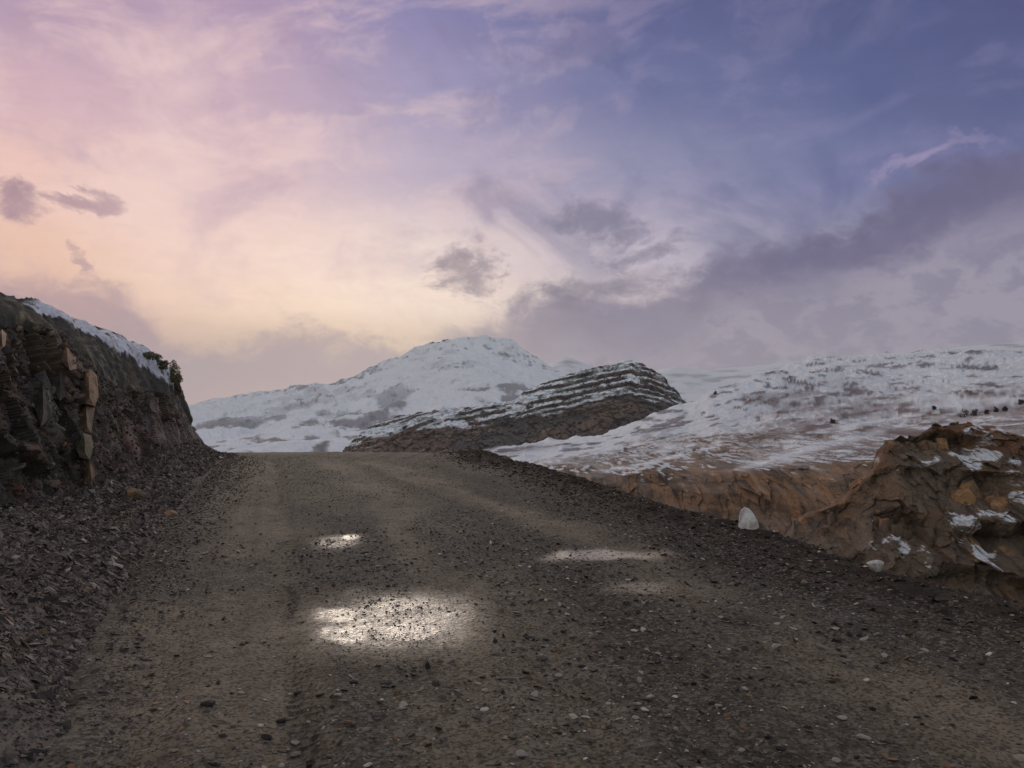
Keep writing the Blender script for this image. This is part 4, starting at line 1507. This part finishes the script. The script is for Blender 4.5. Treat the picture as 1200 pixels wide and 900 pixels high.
mtn('far_ridge', [
    [(560, 520, 12500), (1000, 520, 12500), (1450, 520, 12500)],
    [(560, 470, 9500), (620, 440, 9500), (648, 424, 9500), (662, 417, 9500), (680, 424, 9500), (700, 433, 9500), (740, 440, 9500), (790, 430, 9500), (830, 434, 9500), (880, 430, 9500), (930, 424, 9500), (1000, 418, 9500), (1100, 410, 9500), (1200, 401, 9500), (1450, 392, 9500)],
    [(560, 490, 7500), (800, 465, 7500), (1000, 455, 7500), (1450, 440, 7500)],
    [(560, 520, 5000), (800, 505, 5000), (1000, 500, 5000), (1450, 490, 5000)],
], 560, 1450, 260, [8, 50, 30], far_noise, far_color, M_FAR, 'far pale ridges fading into the haze')

# ------------------------------------------------------------------ near crag across the canyon
cx0, cx1 = 880, 1420
crag_lines = [
    [(880, 700, 190), (960, 640, 190), (1060, 560, 195), (1200, 540, 200), (1420, 500, 210)],
    [(880, 690, 148), (915, 640, 144), (930, 612, 141), (960, 600, 138), (985, 584, 136), (1005, 566, 134), (1020, 545, 132), (1040, 520, 131), (1055, 511, 130), (1075, 512, 130), (1100, 498, 130), (1130, 495, 130), (1155, 503, 130), (1200, 512, 129), (1300, 505, 128), (1420, 480, 127)],
    [(880, 700, 142), (930, 625, 138), (985, 602, 133), (1020, 572, 129), (1050, 545, 126), (1100, 530, 125), (1150, 540, 123), (1200, 545, 122), (1300, 540, 120), (1420, 530, 118)],
    [(880, 720, 137), (930, 665, 132), (985, 645, 127), (1020, 630, 123), (1050, 618, 120), (1100, 610, 118), (1150, 610, 116), (1200, 605, 114), (1300, 605, 112), (1420, 605, 110)],
    [(880, 780, 130), (930, 730, 124), (985, 712, 119), (1050, 706, 115), (1100, 706, 112), (1200, 706, 108), (1300, 716, 106), (1420, 730, 104)],
    [(880, 860, 118), (985, 860, 108), (1100, 860, 102), (1200, 860, 98), (1420, 860, 94)],
]
CV, CT = loft([pixline(l, cx0, cx1) for l in crag_lines], 470, [8, 80, 120, 110, 16])
T2 = np.broadcast_to(CT[:, None], CV.shape[:2])
PX = np.broadcast_to(np.linspace(cx0, cx1, 470)[None, :], CV.shape[:2])
CN = normals(CV)
CN = np.where((CN[..., 1] > 0)[..., None], -CN, CN)
x, y, z = CV[..., 0], CV[..., 1], CV[..., 2]
wv = fbm(x / 11, y / 11, z / 11, oct=4, seed=160)
wz = z + 0.06 * x + 1.7 * wv
ph = (wz / 6.2) % 1.0
tri = np.where(ph < 0.6, ph, 0.6 * (1 - (ph - 0.6) / 0.4)) * 6.2
amp = np.clip(0.6 + 1.2 * fbm(x / 8, y / 8, np.floor(wz / 6.2) * 1.7, oct=2, seed=164), 0.15, 1.5)
butt = fbm(x / 13 + 0.3 * wv, y / 60, z / 40, oct=4, seed=165, ridged=True)
h1, e1, cid = facet(x / 3.8 + wv * .5, y / 9.0, z / 9.0 + wv * .4, seed=161, tilt=0.6)
h2, e2, gid = facet(x / 1.6 + wv * .5, y / 4.0, z / 3.6 + wv * .5, seed=163, tilt=0.6)
h3, e3, hid = facet(x / 0.75, y / 1.8, z / 1.1, seed=168, tilt=0.8)
fwd = tri * amp * 1.7 - 2.6 * butt - 1.6 * h1 - 0.9 * h2 - 0.35 * h3 - 0.3 * fbm(x / 1.6, y / 1.6, z / 1.6, oct=3, seed=166)
wt = sm(T2, 0.97, 1.15)
CV = CV.copy()
CV[..., 1] += fwd * (0.1 + 0.9 * wt)
CV[..., 2] += (0.9 * fbm(x / 5, y / 5, oct=4, seed=167, ridged=True) + 0.8 * h2 * (T2 < 1.4)) * (1 - 0.6 * wt)
n_ = normals(CV)
n_ = np.where((n_[..., 2] < 0)[..., None], -n_, n_)
x, y, z = CV[..., 0], CV[..., 1], CV[..., 2]
a = fbm(x / 9, y / 9, z / 7, oct=4, seed=170)
b = fbm(x / 2.2, y / 2.2, z / 2.8, oct=5, seed=171)
c = np.ones(x.shape + (3,)) * C((116, 104, 90))
c = blend(c, C((90, 81, 71)), sm(a + .3 * b, -0.3, 0.3) * 0.7)
OCH = C((180, 144, 100))
topb = 1 - sm(T2, 1.35, 1.95)
facem = sm(ph, 0.02, 0.12) * (1 - sm(ph, 0.5, 0.62)) * sm(amp, 0.55, 1.0)
c = blend(c, C((140, 98, 68)), topb * sm(b + a, -0.5, 0.3) * 0.7)
c = blend(c, OCH, facem * sm(b * 0.7 + a + 0.8 * (gid - 0.5) + 0.5 * (cid - 0.5), -0.15, 0.3) * 0.7)
c = blend(c, C((132, 108, 82)), sm(0.6 * a + 0.5 * (cid - 0.5) + 0.3 * b, 0.0, 0.3) * 0.6)
c = c * (1 + (0.35 * (hid - 0.5) + 0.25 * (gid - 0.5))[..., None])
c = blend(c, OCH * 0.95, topb * facem * sm(PX, 1120, 1170) * 0.5)
c = blend(c, C((122, 112, 98)), sm(ph, 0.62, 0.7) * (1 - sm(ph, 0.9, 0.98)) * sm(b + 0.3, 0, 0.5) * 0.6)
c = blend(c, C((52, 45, 42)), sm(0.03 - e1, 0, 0.03) * 0.3)
c = blend(c, C((40, 35, 34)), facem * sm(0.07 - ph, -0.04, 0.04) * 0.8)  # shade under the ledges painted into the rock as dark lines
flatn = sm(n_[..., 2], 0.55, 0.8)
sn = flatn * sm(b + 0.9 * fbm(x / 12, y / 12, z / 8, oct=2, seed=172), 0.5, 0.65)
for (px, py, rr, am) in [(1190, 622, 16, 1), (1198, 662, 20, 1), (1068, 560, 12, .7), (1040, 628, 12, .8), (1145, 556, 16, .6), (1115, 548, 20, .5), (1085, 565, 10, .7)]:
    if am:
        h = P(px, py, 105)
        q = np.exp(-(((x - h[0]) / (rr * .11)) ** 2 + ((z - h[2]) / (rr * .06)) ** 2))
        sn = np.maximum(sn, am * sm(q + 0.9 * b + 0.5 * (gid - 0.5) + 0.3 * (flatn - 0.5), 0.62, 0.72) * (q > 0.05))
c = c * (1 + 0.25 * b[..., None])
c = blend(c, SNOW, np.clip(sn, 0, 1))
M_CRAG = terrain_mat('ochre_crag_rock', bump=1.0, bscale=1.8, bdist=0.7, rough=0.9, tint=0.6, spec=0.15, tscale=2.6)
crag_o = mesh_obj('rocky_crag', CV, grid_faces(*CV.shape[:2]), M_CRAG, c, smooth=False, kind='structure')
crag_o['label'] = 'ochre and brown crag with blocky ledges across the canyon'

# jointed blocks along the crag's cliff bands: pieces of the crag
def block_mesh(name, seed, mat):
    r = np.random.default_rng(seed)
    k = 4
    g = np.linspace(-1, 1, k)
    v, f, idx = [], [], {}

    def vid(p):
        key = tuple(np.round(p, 4))
        if key not in idx:
            idx[key] = len(v)
            v.append(p)
        return idx[key]
    for ax in range(3):
        for sg in (-1, 1):
            for i in range(k - 1):
                for j in range(k - 1):
                    q = []
                    for a, b in ((i, j), (i + 1, j), (i + 1, j + 1), (i, j + 1)):
                        p = np.zeros(3)
                        p[ax] = sg
                        p[(ax + 1) % 3] = g[a]
                        p[(ax + 2) % 3] = g[b]
                        q.append(vid(p))
                    if sg < 0:
                        q = q[::-1]
                    f += [(q[0], q[1], q[2]), (q[0], q[2], q[3])]
    v = np.array(v)
    v[:, :2] *= (1 - 0.22 * r.uniform(0, 1) * (v[:, 2:] + 1) / 2)
    v[:, 0] += 0.25 * r.normal() * v[:, 2]
    for _ in range(11):
        nrm = r.normal(size=3)
        nrm /= np.linalg.norm(nrm)
        dc = r.uniform(0.75, 1.15)
        s_ = v @ nrm
        m_ = s_ > dc
        v[m_] -= (s_[m_] - dc)[:, None] * nrm
    v += r.normal(0, 0.045, v.shape)
    me_o = mesh_obj(name, v * 0.5, np.array(f), mat, None, smooth=False)
    me = me_o.data
    bpy.data.objects.remove(me_o)
    return me


def rockface_mat(name, cols, scale, bscale, bdist, thr=(0.5, 0.62)):
    m = bpy.data.materials.new(name)
    m.use_nodes = True
    n = m.node_tree
    n.nodes.clear()
    b = NB(n)
    out = b.node('ShaderNodeOutputMaterial')
    pb = b.node('ShaderNodeBsdfPrincipled')
    n.links.new(pb.outputs[0], out.inputs[0])
    geo = S(b, b.node('ShaderNodeNewGeometry').outputs['Position'])
    co = S(b, b.node('ShaderNodeTexCoord').outputs['Object'])
    big = b.noise(geo, scale, 5, 0.62)
    mid_ = b.noise(geo, scale * 5, 6, 0.66)
    c_ = b.mix(b.sstep(mid_, 0.38, 0.62), lin(cols[0]), lin(cols[1]))
    c_ = b.mix(b.sstep(big * 0.75 + mid_ * 0.25, thr[0], thr[1]), c_, lin(cols[2]))
    fine_ = b.noise(geo, bscale * 2, 8, 0.7)
    c_ = b.mix(1.0, c_, b.mix(fine_, (0.6,) * 3, (1.4,) * 3), 'MULTIPLY')
    b.put(pb.inputs['Base Color'], c_)
    pb.inputs['Roughness'].default_value = 0.92
    pb.inputs['Specular IOR Level'].default_value = 0.15
    bp = b.node('ShaderNodeBump')
    bp.inputs['Strength'].default_value = 1.0
    bp.inputs['Distance'].default_value = bdist
    b.put(bp.inputs['Height'], b.noise(geo, bscale, 9, 0.7))
    n.links.new(bp.outputs[0], pb.inputs['Normal'])
    return m


def blocks(parent, V_, N_, pick, n, size_fn, mats, seed, sink, limit):
    r = np.random.default_rng(seed)
    protos_ = [[block_mesh('rock_block', seed + 10 * i + j, m) for j in range(4)] for i, m in enumerate(mats)]
    cand = np.argwhere(pick > r.uniform(0, 1, pick.shape))
    cand = cand[r.permutation(len(cand))][:n * 3]
    placed = []
    for i, j in cand:
        p = V_[i, j]
        sz = size_fn(r, p)
        if any((p[0] - q[0]) ** 2 + (p[1] - q[1]) ** 2 + (p[2] - q[2]) ** 2 < (0.30 * (sz + q[3])) ** 2 for q in placed):
            continue
        placed.append((p[0], p[1], p[2], sz))
        mi = limit(r, i, j)
        o = bpy.data.objects.new('rock_block', protos_[mi][int(r.integers(0, 4))])
        COL.objects.link(o)
        o.parent = parent
        nn = N_[i, j]
        o.location = Vector(p - nn * sz * sink)
        o.scale = (sz * r.uniform(0.7, 1.1), sz * r.uniform(0.8, 1.1), sz * r.uniform(1.0, 1.8))
        o.rotation_euler = (r.normal(0, 0.06), r.normal(0.05, 0.06), r.normal(0, 0.3))
        if len(placed) >= n:
            break


M_CB = rockface_mat('crag_face_rock', [(112, 99, 84), (86, 77, 69), (156, 124, 88)], 0.12, 1.2, 0.35, (0.50, 0.60))
band_ = 0.25 + 0.75 * sm(T2, 1.0, 1.03) * (1 - sm(T2, 1.7, 2.0))
visx = (PX > 960) & (PX < 1240) & (T2 > 1.0) & (T2 < 3.3)
blocks(crag_o, CV, n_, band_ * facem * visx * 0.05, 240, lambda r, p: r.uniform(1.0, 3.0), [M_CB], 300, 0.16, lambda r, i, j: 0)

# ------------------------------------------------------------------ valley floor reaching the horizon
azs = np.linspace(-180, 180, 181)
rs = np.concatenate([[20], np.exp(np.linspace(math.log(60), math.log(13400), 70))])
gx, gy = polar(azs, rs)
gr = np.hypot(gx, gy)
gz = -26 - 70 * sm(gr, 60, 600) + 40 * fbm(gx / 900, gy / 900, oct=4, seed=180) * sm(gr, 300, 1500) + 60 * sm(-gy, 200, 3000)
gz = gz + 10 * sm(-gy - 0.0 * gx, -10, 40) * (1 - sm(gr, 60, 400))
c = np.ones(gx.shape + (3,)) * C((110, 92, 76))
c = blend(c, SNOW * 0.9, sm(fbm(gx / 300, gy / 300, oct=5, seed=181) + 0.6 * sm(gr, 400, 2500), 0.1, 0.4))
gnd = mesh_obj('ground', np.stack([gx, gy, gz], -1), grid_faces(*gx.shape), M_HILL, c, kind='structure')

# ------------------------------------------------------------------ trees on the right hillside
HILL_BVH = bvh_of(bpy.data.objects['snowy_hillside'])
TG = 'bare dark bushes on the snowy hillside above the crag'
DK = [(50, 46, 50), (66, 60, 62), (40, 38, 42)]
for i, (px, py, w_, h_, lab) in enumerate([
    (1130, 489, 16, 13, 'broad dark bush on the snowy hillside, leftmost and largest of the row'),
    (1143, 487, 11, 11, 'rounded dark bush right beside the largest bush of the row'),
    (1156, 485, 10, 8, 'small dark bush in the middle of the hillside row'),
    (1167, 483, 8, 8, 'dark bush right of the middle of the hillside row'),
    (1178, 482, 9, 8, 'small dark bush at the right end of the hillside row'),
    (1197, 474, 10, 9, 'lone dark bush beyond the right end of the row, near the frame edge'),
    (976, 496, 8, 9, 'small lone bare bush on the snow in the middle of the hillside'),
    (1095, 480, 6, 6, 'tiny dark bush on the snow left of the row, higher up the slope'),
    (838, 462, 5, 5, 'tiny dark bush on the far spur near the banded mountain')]):
    h = cast(HILL_BVH, px, py)
    p = h[0] if h[0] else Vector(P(px, py, 700))
    k_ = p.y / F
    shrub(p, (w_ * k_, w_ * k_, h_ * k_ * 1.15), lab, 30 + i, DK, 420, 0.9 * k_, TG, 'bush')

# ------------------------------------------------------------------ the air
bpy.ops.mesh.primitive_cube_add(size=1, location=(0, 0, 0))
hz = bpy.context.object
hz.name = 'haze'
hz.scale = (27000, 27000, 1500)
hz.location = (0, 0, 500)
hz['kind'] = 'stuff'
hz['label'] = 'thin pale haze filling the valley air'
hm = bpy.data.materials.new('haze_air')
hm.use_nodes = True
hm.node_tree.nodes.clear()
hb = NB(hm.node_tree)
pv = hb.node('ShaderNodeVolumePrincipled')
pv.inputs['Color'].default_value = (0.93, 0.97, 0.98, 1)
pv.inputs['Density'].default_value = 3.6e-5
pv.inputs['Anisotropy'].default_value = 0.2
ho = hb.node('ShaderNodeOutputMaterial')
hm.node_tree.links.new(pv.outputs[0], ho.inputs['Volume'])
hz.data.materials.append(hm)
